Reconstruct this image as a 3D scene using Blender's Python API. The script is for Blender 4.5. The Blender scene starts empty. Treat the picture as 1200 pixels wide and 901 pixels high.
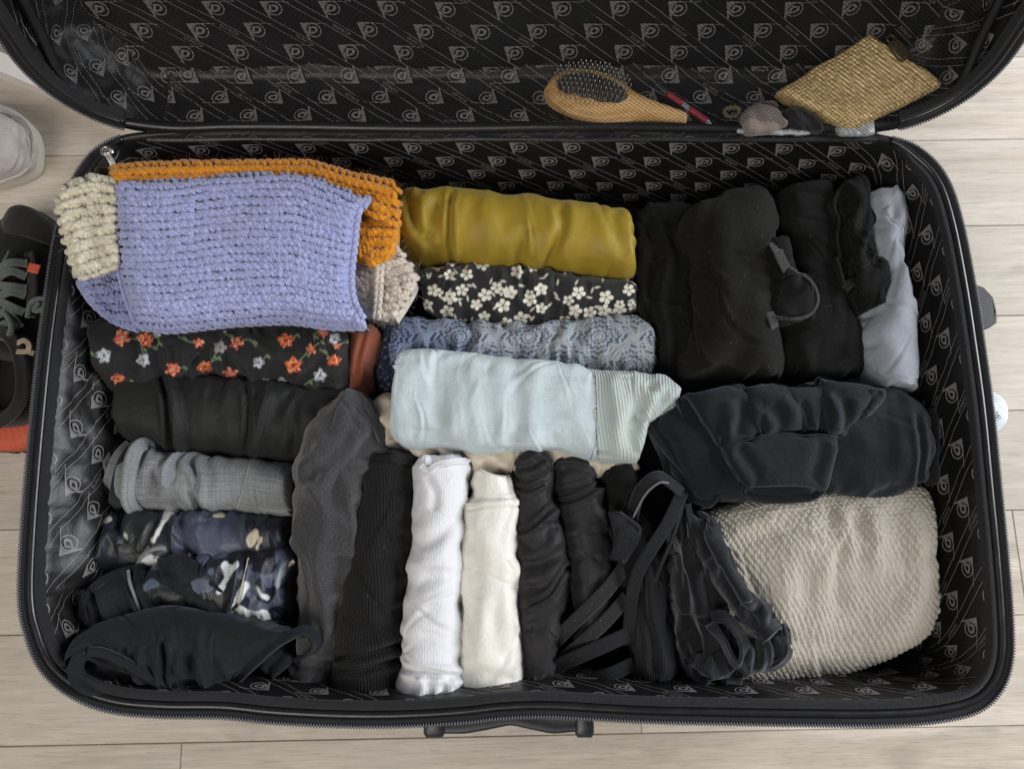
import bpy, math, random
import numpy as np
from mathutils import Vector

# ------------------------------------------------------------------ camera, world, lamps
scene = bpy.context.scene
COL = scene.collection
TILT = math.radians(11.1)
CAM = np.array([0.0, 0.0, 0.82])
FPX = 890.0

cam_d = bpy.data.cameras.new("camera")
cam_d.sensor_width = 36.0
cam_d.lens = FPX / 1200.0 * 36.0
cam_d.clip_start = 0.02
cam_d.clip_end = 60.0
cam = bpy.data.objects.new("camera", cam_d)
cam.location = CAM
cam.rotation_euler = (TILT, 0, 0)
COL.objects.link(cam)
scene.camera = cam

world = bpy.data.worlds.new("World")
scene.world = world
world.use_nodes = True
bg = world.node_tree.nodes["Background"]
bg.inputs["Color"].default_value = (0.92, 0.95, 1.0, 1)
bg.inputs["Strength"].default_value = 0.15


def area_lamp(name, loc, target, size, power, color):
    d = bpy.data.lights.new(name, 'AREA')
    d.shape = 'RECTANGLE'
    d.size, d.size_y = size
    d.energy = power
    d.color = color
    o = bpy.data.objects.new(name, d)
    o.location = loc
    o.rotation_euler = (Vector(target) - Vector(loc)).to_track_quat('-Z', 'Y').to_euler()
    COL.objects.link(o)
    return o


# window daylight from the right and a little beyond the lid, soft bounce from the room
area_lamp("window_light", (2.2, 0.60, 1.15), (0.0, 0.1, 0.15), (1.1, 1.5), 78, (0.93, 0.96, 1.0))
area_lamp("room_bounce", (-0.9, -1.3, 2.2), (-0.1, 0.0, 0.1), (1.5, 1.2), 42, (1.0, 0.955, 0.89))

scene.view_settings.view_transform = 'Standard'
scene.view_settings.look = 'None'
scene.view_settings.exposure = 0.0
scene.view_settings.gamma = 1.0
scene.view_settings.use_curve_mapping = False

# ------------------------------------------------------------------ geometry helpers
RT = np.array([1.0, 0, 0])
UP = np.array([0, math.cos(TILT), math.sin(TILT)])
FW = np.array([0, math.sin(TILT), -math.cos(TILT)])
MPP = 0.00073                                   # metres per photo pixel near the case rim


def at(px, py, z):
    """World point at height z seen at a photo pixel (used to measure positions from the photograph)."""
    px = np.asarray(px, float); py = np.asarray(py, float); z = np.asarray(z, float)
    d = ((px - 600) / FPX)[..., None] * RT + ((450.5 - py) / FPX)[..., None] * UP + FW
    k = (z - CAM[2]) / d[..., 2]
    return CAM + d * k[..., None]


def A(pts, z):
    p = np.asarray(pts, float)
    return at(p[:, 0], p[:, 1], np.broadcast_to(np.asarray(z, float), (len(p),)))


def to_px(p):
    v = np.asarray(p) - CAM
    w = v @ FW
    return 600 + FPX * (v @ RT) / w, 450.5 - FPX * (v @ UP) / w


def spline(pts, n, closed=False):
    """Catmull-Rom through pts, resampled to n points evenly by length."""
    p = np.asarray(pts, float)
    if len(p) == 2 and not closed:
        t = np.linspace(0, 1, n)[:, None]
        return p[0] * (1 - t) + p[1] * t
    if closed:
        q = np.vstack([p[-1:], p, p[:2]])
    else:
        q = np.vstack([2 * p[0] - p[1], p, 2 * p[-1] - p[-2]])
    m = len(q) - 3
    t = np.linspace(0, 1, 24, endpoint=False)[:, None]
    out = []
    for i in range(m):
        a, b, c, d = q[i], q[i + 1], q[i + 2], q[i + 3]
        out.append(0.5 * (2 * b + (c - a) * t + (2 * a - 5 * b + 4 * c - d) * t ** 2 + (3 * b - a - 3 * c + d) * t ** 3))
    out.append(q[-2][None])
    out = np.vstack(out)
    s = np.r_[0, np.cumsum(np.linalg.norm(np.diff(out, axis=0), axis=1))]
    g = np.linspace(0, s[-1], n + 1)[:-1] if closed else np.linspace(0, s[-1], n)
    return np.stack([np.interp(g, s, out[:, k]) for k in range(out.shape[1])], 1)


_perm = np.random.RandomState(11).permutation(512)
_gang = np.random.RandomState(5).rand(512) * 2 * np.pi
_gx, _gy = np.cos(_gang), np.sin(_gang)


def perlin(x, y, seed=0):
    x = np.asarray(x, float) + seed * 17.37; y = np.asarray(y, float) + seed * 9.71
    xi = np.floor(x).astype(int); yi = np.floor(y).astype(int)
    xf = x - xi; yf = y - yi
    u = xf ** 3 * (xf * (xf * 6 - 15) + 10); v = yf ** 3 * (yf * (yf * 6 - 15) + 10)

    def g(ix, iy, dx, dy):
        h = _perm[(_perm[ix & 511] + iy) & 511]
        return _gx[h] * dx + _gy[h] * dy
    a = g(xi, yi, xf, yf); b = g(xi + 1, yi, xf - 1, yf)
    c = g(xi, yi + 1, xf, yf - 1); d = g(xi + 1, yi + 1, xf - 1, yf - 1)
    return ((a + u * (b - a)) + v * ((c + u * (d - c)) - (a + u * (b - a)))) * 1.5


def fbm(x, y, seed=0, n=3):
    return sum(perlin(x * 2 ** i, y * 2 ** i, seed + i * 3) * 0.5 ** i for i in range(n))


def sstep(a, b, x):
    t = np.clip((x - a) / (b - a), 0, 1)
    return t * t * (3 - 2 * t)


def tag(o, label=None, cat=None, group=None, kind=None):
    if label: o['label'] = label
    if cat: o['category'] = cat
    if group: o['group'] = group
    if kind: o['kind'] = kind
    return o


def link(name, me, mat, parent=None):
    o = bpy.data.objects.new(name, me)
    if mat is not None and not me.materials:
        me.materials.append(mat)
    COL.objects.link(o)
    if parent is not None:
        o.parent = parent
    return o


def empty(name, loc=(0, 0, 0)):
    o = bpy.data.objects.new(name, None)
    o.empty_display_size = 0.05
    COL.objects.link(o)
    return o


def mesh(name, V, F, mat=None, parent=None, uv=None, col=None, smooth=True):
    """V (n,3); F (m,3|4) array; uv (n,2) and col (n,3) per vertex."""
    V = np.ascontiguousarray(V, np.float32); F = np.ascontiguousarray(F, np.int32)
    me = bpy.data.meshes.new(name)
    k = F.shape[1]
    me.vertices.add(len(V)); me.vertices.foreach_set('co', V.ravel())
    me.loops.add(F.size); me.loops.foreach_set('vertex_index', F.ravel())
    me.polygons.add(len(F)); me.polygons.foreach_set('loop_start', np.arange(0, F.size, k, dtype=np.int32))
    me.polygons.foreach_set('use_smooth', np.full(len(F), smooth))
    if uv is not None:
        l = me.uv_layers.new(name='UVMap')
        l.data.foreach_set('uv', np.ascontiguousarray(np.asarray(uv, np.float32)[F.ravel()]).ravel())
    if col is not None:
        c = me.color_attributes.new('Print', 'FLOAT_COLOR', 'POINT')
        c.data.foreach_set('color', np.ascontiguousarray(np.c_[col, np.ones(len(col))], np.float32).ravel())
    me.update(calc_edges=True)
    me.validate()
    return link(name, me, mat, parent)


def grid_faces(n, m, wrap_m=False, wrap_n=False):
    i = np.arange(n if wrap_n else n - 1)[:, None]; j = np.arange(m if wrap_m else m - 1)[None]
    a = i * m + j; b = ((i + 1) % n) * m + j
    c = ((i + 1) % n) * m + (j + 1) % m; d = i * m + (j + 1) % m
    return np.stack([a, b, c, d], -1).reshape(-1, 4)


class Bag:
    """Collects shapes that become ONE mesh object."""
    def __init__(s): s.V = []; s.F = []; s.U = []; s.n = 0

    def add(s, V, F, uv=None):
        V = np.asarray(V, float); F = np.asarray(F, int)
        if F.shape[1] == 3: F = np.c_[F, F[:, 2]]
        s.V.append(V); s.F.append(F + s.n); s.n += len(V)
        s.U.append(np.zeros((len(V), 2)) if uv is None else uv)

    def build(s, name, mat, parent=None, smooth=True):
        V = np.vstack(s.V); F = np.vstack(s.F); U = np.vstack(s.U)
        tri = F[:, 2] == F[:, 3]
        if tri.any():
            q = F[~tri]
            F = np.vstack([F[tri][:, :3], q[:, [0, 1, 2]], q[:, [0, 2, 3]]]) if len(q) else F[:, :3]
        return mesh(name, V, F, mat, parent, uv=U, smooth=smooth)


def box(bag, c, ex, ey, ez, bev=0.0):
    """Box from centre and three half-vectors; bev rounds the upright edges and the top rim."""
    c, ex, ey, ez = map(lambda v: np.asarray(v, float), (c, ex, ey, ez))
    b = bev
    ring = [(-1, -1 + b), (-1 + b, -1), (1 - b, -1), (1, -1 + b), (1, 1 - b), (1 - b, 1), (-1 + b, 1), (-1, 1 - b)] if b else [(-1, -1), (1, -1), (1, 1), (-1, 1)]
    n = len(ring)
    layers = [(-1, 1), (1 - b, 1), (1, 1 - b)] if b else [(-1, 1), (1, 1)]
    V = [c + ex * x * k + ey * y * k + ez * z for z, k in layers for x, y in ring]
    F = []
    for l in range(len(layers) - 1):
        for i in range(n):
            F.append((l * n + i, l * n + (i + 1) % n, (l + 1) * n + (i + 1) % n, (l + 1) * n + i))
    V += [c - ez, c + ez]
    B, T = len(V) - 2, len(V) - 1
    t0 = (len(layers) - 1) * n
    for i in range(n):
        F.append((B, (i + 1) % n, i, i)); F.append((T, t0 + i, t0 + (i + 1) % n, t0 + (i + 1) % n))
    F = np.array(F)
    bag.add(V, F)


def tubes(paths, normals, radius, sides=6, flat=1.0):
    """Many tubes at once: paths (N,K,3), normals (N,K,3), radius (N,K)."""
    N, K, _ = paths.shape
    T = np.gradient(paths, axis=1)
    T /= np.linalg.norm(T, axis=2, keepdims=True) + 1e-12
    S = np.cross(normals, T); S /= np.linalg.norm(S, axis=2, keepdims=True) + 1e-12
    Nn = np.cross(T, S)
    ph = np.arange(sides) / sides * 2 * np.pi
    V = paths[:, :, None] + radius[:, :, None, None] * (np.cos(ph)[None, None, :, None] * S[:, :, None] + flat * np.sin(ph)[None, None, :, None] * Nn[:, :, None])
    f = grid_faces(K, sides, wrap_m=True)
    F = (f[None] + (np.arange(N) * K * sides)[:, None, None]).reshape(-1, 4)
    caps = []
    for j in range(1, sides - 1):
        caps.append((0, j, j + 1, j + 1)); e = (K - 1) * sides
        caps.append((e, e + j + 1, e + j, e + j))
    caps = np.array(caps)
    Fc = (caps[None] + (np.arange(N) * K * sides)[:, None, None]).reshape(-1, 4)
    seg = np.linalg.norm(np.diff(paths, axis=1), axis=2)
    L = np.c_[np.zeros(N), np.cumsum(seg, 1)]
    uv = np.stack([np.broadcast_to(L[:, :, None], (N, K, sides)), np.broadcast_to((ph / (2 * np.pi))[None, None] * 0.01, (N, K, sides))], -1)
    uv = uv + (np.arange(N) * 0.137)[:, None, None, None]
    return V.reshape(-1, 3), np.vstack([F, Fc]), uv.reshape(-1, 2)


def tube(name, pts, r, mat, parent=None, n=60, sides=10, closed=False, nrm=(0, 0, 1), flat=1.0):
    p = spline(pts, n, closed)
    if closed: p = np.vstack([p, p[:1]])
    rr = np.broadcast_to(np.asarray(r, float), (len(p),)) if np.ndim(r) == 0 else np.interp(np.linspace(0, 1, len(p)), np.linspace(0, 1, len(r)), r)
    b = Bag(); b.add(*tubes(p[None], np.broadcast_to(np.asarray(nrm, float), p.shape)[None], rr[None], sides, flat))
    return b.build(name, mat, parent)


def strip(name, pts, width, thick, mat, parent=None, n=60, lean=0.0, bag=None, wob=0.0, seed=0):
    """A ribbon of cloth with thickness along pts (k,3). lean (deg, scalar or list): 0 lies flat, 90 stands on edge."""
    p = spline(pts, n)
    T = np.gradient(p, axis=0); T /= np.linalg.norm(T, axis=1, keepdims=True) + 1e-12
    z = np.array([0, 0, 1.0])
    S = np.cross(T, z); S /= np.linalg.norm(S, axis=1, keepdims=True) + 1e-9
    N = np.cross(S, T)
    t = np.linspace(0, 1, n)
    la = np.radians(np.interp(t, np.linspace(0, 1, len(lean)), lean) if np.ndim(lean) else np.full(n, float(lean)))
    w = np.interp(t, np.linspace(0, 1, len(width)), width) if np.ndim(width) else np.full(n, float(width))
    S2 = S * np.cos(la)[:, None] + N * np.sin(la)[:, None]; N2 = N * np.cos(la)[:, None] - S * np.sin(la)[:, None]
    if wob:
        p = p + N2 * (wob * perlin(t * 9, t * 0 + seed, seed))[:, None]
    cs = np.array([(-1, 0), (-.94, .8), (-.7, 1), (-.35, .85), (0, .8), (.35, .85), (.7, 1), (.94, .8), (1, 0), (.9, -1), (0, -1), (-.9, -1)])
    V = p[:, None] + cs[None, :, 0:1] * (w / 2)[:, None, None] * S2[:, None] + cs[None, :, 1:2] * (thick / 2) * N2[:, None]
    m = len(cs)
    F = grid_faces(n, m, wrap_m=True)
    caps = np.array([(0, j + 1, j, j) for j in range(1, m - 1)] + [((n - 1) * m, (n - 1) * m + j, (n - 1) * m + j + 1, (n - 1) * m + j + 1) for j in range(1, m - 1)])
    d = np.r_[0, np.cumsum(np.linalg.norm(np.diff(p, axis=0), axis=1))]
    uv = np.stack([np.broadcast_to(d[:, None], (n, m)), np.broadcast_to(cs[None, :, 0] * .5, (n, m)) * w[:, None]], -1).reshape(-1, 2)
    b = bag or Bag(); b.add(V.reshape(-1, 3), np.vstack([F, caps]), uv)
    return None if bag else b.build(name, mat, parent)


# ------------------------------------------------------------------ cloth rolls and folded garments
class Ctx: pass


def poly_sd(px, py, poly):
    """Signed distance to a closed polygon, negative inside (vectorised)."""
    poly = np.asarray(poly, float); n = len(poly)
    d = np.full(px.shape, 1e9); ins = np.zeros(px.shape, bool)
    for i in range(n):
        a, b = poly[i], poly[(i + 1) % n]
        e = b - a
        h = np.clip(((px - a[0]) * e[0] + (py - a[1]) * e[1]) / (e @ e + 1e-12), 0, 1)
        d = np.minimum(d, np.hypot(px - a[0] - h * e[0], py - a[1] - h * e[1]))
        cond = (a[1] > py) != (b[1] > py)
        with np.errstate(divide='ignore', invalid='ignore'):
            xx = (b[0] - a[0]) * (py - a[1]) / (b[1] - a[1] if b[1] != a[1] else 1e-12) + a[0]
        ins ^= cond & (px < xx)
    return np.where(ins, -d, d)


def line_d(c, pts):
    """Distance in photo pixels from a drawn line, and the place along it (0..1)."""
    p = spline(pts, 14)
    d = np.full(c.px.shape, 1e9); k = np.zeros(c.px.shape)
    for i in range(len(p) - 1):
        a, b = p[i], p[i + 1]; e = b - a
        h = np.clip(((c.px - a[0]) * e[0] + (c.py - a[1]) * e[1]) / (e @ e + 1e-12), 0, 1)
        dd = np.hypot(c.px - a[0] - h * e[0], c.py - a[1] - h * e[1])
        m = dd < d
        d = np.where(m, dd, d); k = np.where(m, (i + h) / (len(p) - 1), k)
    return d, k


def crease(pts, w=4, depth=3, bulge=.35, fade=.15):
    """A fold line pressed into the cloth: w, depth in photo pixels. Negative depth raises a ridge."""
    def f(c):
        d, k = line_d(c, pts)
        e = sstep(0, fade, k + .03) * sstep(0, fade, 1.03 - k) if fade else 1
        return (-depth * np.exp(-(d / w) ** 2) + depth * bulge * np.exp(-((d - 2.1 * w) / (1.2 * w)) ** 2)) * MPP * e * c.top
    return f


def step(pts, side, depth=4, soft=2.5):
    """Cloth edge: everything on one side of the line lies lower (side +1: right of the direction of travel)."""
    p = spline(pts, 20)
    def f(c):
        d, k = line_d(c, pts)
        i = np.clip((k * 19).astype(int), 0, 18)
        e = p[i + 1] - p[i]
        s = e[..., 0] * (c.py - p[i][..., 1]) - e[..., 1] * (c.px - p[i][..., 0])
        sd = np.where(s > 0, d, -d) * side
        return -depth * MPP * sstep(-soft * .3, soft, sd) * c.top
    return f


def fold(ang=90, wl=.03, amp=.002, stretch=4, seed=0, sharp=1.0, region=None):
    """Soft directional wrinkles. ang: direction of the fold lines against the roll's axis (deg)."""
    ca, sa = math.cos(math.radians(ang)), math.sin(math.radians(ang))
    def f(c):
        along = c.S * ca + c.T * sa; across = -c.S * sa + c.T * ca
        a = across / wl; b = along / (wl * stretch)
        a = a + .45 * perlin(b * 1.3, a * .5, seed + 40)
        n = perlin(a, b, seed)
        r = np.clip(1 - np.abs(n) * 2.2, 0, 1) ** (1.2 * sharp)
        v = amp * (.65 * r + .7 * n)
        return v * region(c) if region else v
    return f


def lump(wl=.05, amp=.003, seed=0):
    return lambda c: amp * fbm(c.S / wl, c.T / wl, seed, 2)


def ribs(pitch, amp, ang=0.0, sharp=1.0):
    ca, sa = math.cos(math.radians(ang)), math.sin(math.radians(ang))
    return lambda c: amp * (np.abs(np.sin(np.pi * (c.S * sa + c.T * ca) / pitch)) ** sharp - .5)


def hollow(poly, depth=.03, soft=6):
    """An opening (sleeve, leg, cuff) one can look into: pushes the cloth down inside the outline."""
    q = spline(poly, 50, True)
    return lambda c: -depth * sstep(0, soft, -poly_sd(c.px, c.py, q)) * (1.12 - .12 * c.top)


def region_poly(poly, soft=12):
    q = spline(poly, 40, True)
    return lambda c: sstep(-soft, soft, -poly_sd(c.px, c.py, q))


def pinches(n, ang=70, spread=25, ln=.03, depth=.0011, w=.0016, seed=0):
    """Short crisp creases scattered over the cloth, each a pressed line with a raised lip on one side."""
    def f(c):
        r = np.random.RandomState(seed + 500); out = np.zeros(c.S.shape); S1, T1 = c.S.max(), c.T.max() * .55
        for k in range(n):
            x, y = r.uniform(0, S1), r.uniform(.02 * T1, T1); a = math.radians(ang + r.normal(0, spread)); L_ = ln * r.uniform(.4, 1.3); dp = depth * r.uniform(.4, 1.2); ww = w * r.uniform(.8, 1.6); cv = r.normal(0, 6)
            X, Y = c.S - x, c.T - y
            u = X * math.cos(a) + Y * math.sin(a); d = -X * math.sin(a) + Y * math.cos(a) + cv * u * u
            e = np.exp(-(u / L_) ** 4)
            ww = ww * (1 + .6 * (u / L_))
            out += e * dp * (-np.exp(-(d / ww) ** 2) + .75 * np.exp(-((d - 2.0 * ww) / (1.5 * ww)) ** 2))
        return out
    return f


def sedge(spans):
    return lambda c: sum(sstep(a, b, c.s) * (1 - sstep(d, e, c.s)) for a, b, d, e in spans)


def up2(D, n, m):
    """Resample a coarse grid of vectors to n x m."""
    a, b = D.shape[:2]
    fi = np.linspace(0, a - 1, n); fj = np.linspace(0, b - 1, m)
    i = np.minimum(fi.astype(int), a - 2); j = np.minimum(fj.astype(int), b - 2)
    u = (fi - i)[:, None, None]; v = (fj - j)[None, :, None]
    r = (D[i][:, j] * (1 - u) + D[i + 1][:, j] * u) * (1 - v) + (D[i][:, j + 1] * (1 - u) + D[i + 1][:, j + 1] * u) * v
    for ax in (0, 1):
        q = r.copy(); q2 = np.moveaxis(q, ax, 0); r2 = np.moveaxis(r, ax, 0)
        q2[1:-1] = .25 * r2[:-2] + .5 * r2[1:-1] + .25 * r2[2:]; r = q
    return r


def relax(X, P, N, ls, lt, d1, d2, iters, kg, kb, floor_):
    """Cloth relaxation: edge lengths want to be longer than the shape they lie on, so the cloth buckles into folds."""
    def con(A, B, rest, w=.5):
        d = B - A; l = np.sqrt((d * d).sum(-1)) + 1e-9
        return d * (w * (l - rest) / l)[..., None]
    for it in range(iters):
        for k in (0, 1):
            c = con(X[k:-1:2], X[k + 1::2], ls[k::2]); X[k:-1:2] += c; X[k + 1::2] -= c
            c = con(X[:, k:-1:2], X[:, k + 1::2], lt[:, k::2]); X[:, k:-1:2] += c; X[:, k + 1::2] -= c
        for k in (0, 1):
            c = con(X[k:-1:2, :-1], X[k + 1::2, 1:], d1[k::2], .25); X[k:-1:2, :-1] += c; X[k + 1::2, 1:] -= c
            c = con(X[k:-1:2, 1:], X[k + 1::2, :-1], d2[k::2], .25); X[k:-1:2, 1:] += c; X[k + 1::2, :-1] -= c
        D = X - P
        Lp = np.zeros_like(D)
        Lp[1:-1, 1:-1] = D[2:, 1:-1] + D[:-2, 1:-1] + D[1:-1, 2:] + D[1:-1, :-2] - 4 * D[1:-1, 1:-1]
        D = D * (1 - kg) + kb * Lp
        h = (D * N).sum(-1)
        D += N * np.where(h < floor_, (floor_ - h) * .7, 0)[..., None]
        X = P + D
    return X


def buckle(P, N, es, et, shear=0.0, seed=0, step_=.006, iters=150, kg=.006, kb=.03, floor_=-.001, mod=None):
    """Natural folds for a cloth surface P: es, et are the surplus of cloth along and around it."""
    n, m = P.shape[:2]
    lenS = np.linalg.norm(np.diff(P[:, m // 2], axis=0), axis=1).sum(); lenT = np.linalg.norm(np.diff(P[n // 2], axis=0), axis=1).sum()
    a = int(np.clip(lenS / step_, 12, n)); b = int(np.clip(lenT / step_, 12, m))
    Pc = up2(P, a, b); Nc = up2(N, a, b); Nc /= np.linalg.norm(Nc, axis=2, keepdims=True) + 1e-9
    x, y = np.meshgrid(np.linspace(0, lenS, a), np.linspace(0, lenT, b), indexing='ij')
    M = np.clip(.55 + 1.7 * perlin(x / .060, y / .045, seed + 200), .0, 1.8)
    if mod is not None: M = M * mod(x / lenS)
    Sh = shear * perlin(x / .06, y / .05, seed + 230) * 1.6
    ls = np.linalg.norm(np.diff(Pc, axis=0), axis=2) * (1 + es * M[:-1]); lt = np.linalg.norm(np.diff(Pc, axis=1), axis=2) * (1 + et * M[:, :-1])
    q = np.sqrt(ls[:, :-1] ** 2 + lt[:-1] ** 2)
    r = np.random.RandomState(seed + 7)
    X = Pc + Nc * (.0009 * (fbm(x / .017, y / .017, seed + 260, 2) + .3 * r.normal(0, 1, (a, b))))[..., None]
    X = relax(X, Pc, Nc, ls, lt, q * (1 + Sh[:-1, :-1]), q * (1 - Sh[:-1, :-1]), iters, kg, kb, floor_)
    return up2(X - Pc, n, m)


def roll(name, L, R, mat, z=.12, hh=.045, ns=150, nt=84, sq=2.3, cap=(.06, .06), capw=(.88, .88), capp=2.4, fx=(), zfx=(), col=None,
         parent=None, wob=1.6, seed=0, hs=None, crump=.0003, bk=None, bkmod=None):
    """A rolled or folded garment: L and R are its two long outlines measured in photo pixels at height z; hh is half its thickness."""
    L = spline(L, ns); R = spline(R, ns)
    t = np.linspace(0, 1, ns)
    if wob:
        for E, k in ((L, 1), (R, 2)):
            d = np.gradient(E, axis=0); nn = np.stack([-d[:, 1], d[:, 0]], 1); nn /= np.linalg.norm(nn, axis=1, keepdims=True) + 1e-9
            ln = np.r_[0, np.cumsum(np.linalg.norm(np.diff(E, axis=0), axis=1))]
            E += nn * (wob * (perlin(ln / 34, ln * 0, seed * 7 + k) + .5 * perlin(ln / 13, ln * 0, seed * 7 + k + 3)))[:, None]
    zz = np.interp(t, np.linspace(0, 1, len(z)), z) if np.ndim(z) else np.full(ns, float(z))
    Lw = at(L[:, 0], L[:, 1], zz); Rw = at(R[:, 0], R[:, 1], zz)
    cen = (Lw + Rw).mean(0)[:2] / 2                             # an outer flank or end is seen at its upper edge
    for E, W in ((L, Lw), (R, Rw)):
        a_ = W[:, :2] - cen; b_ = W[:, :2]
        co = (a_ * b_).sum(1) / (np.linalg.norm(a_, axis=1) * np.linalg.norm(b_, axis=1) + 1e-9)
        W2 = at(E[:, 0], E[:, 1], zz + hh * min(.75, .30 + .25 * (sq - 2.2)))
        W[:, :2] += (W2 - W)[:, :2] * sstep(-.1, .45, co)[:, None]
    C = (Lw + Rw) / 2; H = (Rw - Lw) / 2
    top_n = int(nt * .76)
    th = np.r_[np.linspace(0, np.pi, top_n), np.linspace(np.pi, 2 * np.pi, nt - top_n + 1)[1:]]
    cs, sn = -np.cos(th), np.sin(th)
    u = np.sign(cs) * np.abs(cs) ** (2 / sq); v = np.sign(sn) * np.abs(sn) ** (2 / sq)
    # even spacing of the cross-section
    uu = np.stack([u * np.linalg.norm(H, axis=1).mean(), v * hh], 1)
    e = np.ones(ns)
    if cap[0] > 0: e = np.minimum(e, (1 - np.clip(1 - t / cap[0], 0, 1) ** capp) ** (1 / capp))
    if cap[1] > 0: e = np.minimum(e, (1 - np.clip(1 - (1 - t) / cap[1], 0, 1) ** capp) ** (1 / capp))
    wl = np.where(t < .5, capw[0], capw[1]); ew = 1 - (1 - wl) * (1 - e)
    h = hh * e
    if hs is not None: h = h * np.interp(t, np.linspace(0, 1, len(hs)), hs)
    P = C[:, None] + H[:, None] * (u[None, :, None] * ew[:, None, None])
    P[:, :, 2] += h[:, None] * v[None]
    lenS = np.r_[0, np.cumsum(np.linalg.norm(np.diff(C, axis=0), axis=1))]
    arc = np.r_[0, np.cumsum(np.hypot(np.diff(uu[:, 0]), np.diff(uu[:, 1])))]
    c = Ctx()
    c.S = np.broadcast_to(lenS[:, None], (ns, nt)); c.T = np.broadcast_to(arc[None], (ns, nt))
    c.s = np.broadcast_to(t[:, None], (ns, nt)); c.u = np.broadcast_to(u[None], (ns, nt))
    c.top = np.broadcast_to(sstep(-.12, .12, sn)[None], (ns, nt)); c.end = np.broadcast_to(e[:, None], (ns, nt))

    def normals(P):
        n = np.cross(np.gradient(P, axis=0), np.gradient(P, axis=1))
        n /= np.linalg.norm(n, axis=2, keepdims=True) + 1e-12
        if n[ns // 2, top_n // 2, 2] < 0: n = -n
        return n
    N = normals(P)
    c.px, c.py = to_px(P)
    D = np.zeros((ns, nt))
    for f in fx: D = D + f(c)
    if crump:
        q1 = .6 * perlin(c.S / .05, c.T / .05, seed + 60)
        n1 = perlin(c.S / .026 + q1, c.T / .034 + q1, seed + 61); n2 = perlin(c.S / .012 - q1, c.T / .016 + q1, seed + 62)
        D = D + crump * ((np.clip(1 - np.abs(n1) * 2, 0, 1) ** 2 - .3) + .4 * (np.clip(1 - np.abs(n2) * 2, 0, 1) ** 2 - .3))
    D = D * (.25 + .75 * c.end)
    P = P + N * D[:, :, None]
    if bk:
        P = P + buckle(P, normals(P), *bk[:2], shear=bk[2] if len(bk) > 2 else .03, seed=seed, mod=bkmod, **(dict(step_=bk[3]) if len(bk) > 3 else {})) * (.3 + .7 * c.end)[:, :, None]
    P0 = P[:, :top_n].reshape(-1, 3).copy(); N0 = normals(P)[:, :top_n].reshape(-1, 3)
    for f in zfx: P[:, :, 2] += f(c)
    uv = np.stack([c.S, c.T], -1).reshape(-1, 2)
    colv = None
    if col is not None:
        c.px, c.py = to_px(P)
        colv = col(c).reshape(-1, 3)
    F = grid_faces(ns, nt)
    n2 = np.cross(np.gradient(P, axis=0), np.gradient(P, axis=1))
    if n2[ns // 2, top_n // 2, 2] < 0: F = F[:, ::-1]
    o = mesh(name, P.reshape(-1, 3), F, mat, parent, uv=uv, col=colv)
    g = Ctx(); g.o = o; g.P = P[:, :top_n].reshape(-1, 3); g.N = normals(P)[:, :top_n].reshape(-1, 3)
    g.px, g.py = to_px(g.P)
    g.full = Ctx(); g.full.P, g.full.N = P0, N0; g.full.px, g.full.py = to_px(P0); g.full.o = o
    return g


def on(g, pts, lift=.0, n=None):
    """Points on a garment's upper surface under a line drawn in photo pixels."""
    p = spline(pts, n) if n else np.asarray(pts, float)
    i = np.array([np.argmin((g.px - x) ** 2 + (g.py - y) ** 2 - g.N[:, 2] * 1.0) for x, y in p])
    q = g.P[i] + g.N[i] * lift
    nn = g.N[i].copy()
    if len(q) > 6:
        k = np.array([.25, .5, .25])
        for _ in range(3):
            q[1:-1] = q[:-2] * .25 + q[1:-1] * .5 + q[2:] * .25
            nn[1:-1] = nn[:-2] * .25 + nn[1:-1] * .5 + nn[2:] * .25
    return q, nn / (np.linalg.norm(nn, axis=1, keepdims=True) + 1e-9)


def seam(g, pts, w, h, mat, name='seam', n=40, lift=.0003):
    """A sewn band or seam following the surface: w, h in photo pixels."""
    q, nn = on(g, pts, lift, n)
    b = Bag(); b.add(*tubes(q[None], nn[None], np.full((1, n), w * MPP / 2), 10, h / w))
    return b.build(name, mat, g.o)


def stitches(g, pts, mat, pitch=3.2, r=.45, name='stitching'):
    ln = np.linalg.norm(np.diff(spline(pts, 60), axis=0), axis=1).sum()
    k = max(3, int(ln / pitch))
    q, nn = on(g, pts, .0006, k * 3)
    q = q.reshape(k, 3, 3); nn = nn.reshape(k, 3, 3)
    b = Bag(); b.add(*tubes(q, nn, np.tile(np.array([.8, 1, .8]) * r * MPP, (k, 1)), 5))
    o = b.build(name, mat, g.o); o['kind'] = 'stuff'
    return o


def lip(g, pts, w, th, mat, name, lean, n=70, lift=.0, par=None):
    """A cloth edge round an opening, following the garment's own surface."""
    q, _ = on(g.full, pts, lift, n)
    return strip(name, q, w, th, mat, par or g.o, n=n, lean=lean)


# ------------------------------------------------------------------ materials
def lin(r, g, b):
    f = lambda x: (x / 255 / 12.92) if x / 255 <= .04045 else ((x / 255 + .055) / 1.055) ** 2.4
    return np.array([f(r), f(g), f(b)])


def new_mat(name):
    m = bpy.data.materials.new(name); m.use_nodes = True
    nt = m.node_tree; p = nt.nodes["Principled BSDF"]
    return m, nt, p


def nd(nt, kind, **kw):
    n = nt.nodes.new(kind)
    for k, v in kw.items():
        if k in n.inputs: n.inputs[k].default_value = v
        else: setattr(n, k, v)
    return n


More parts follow.
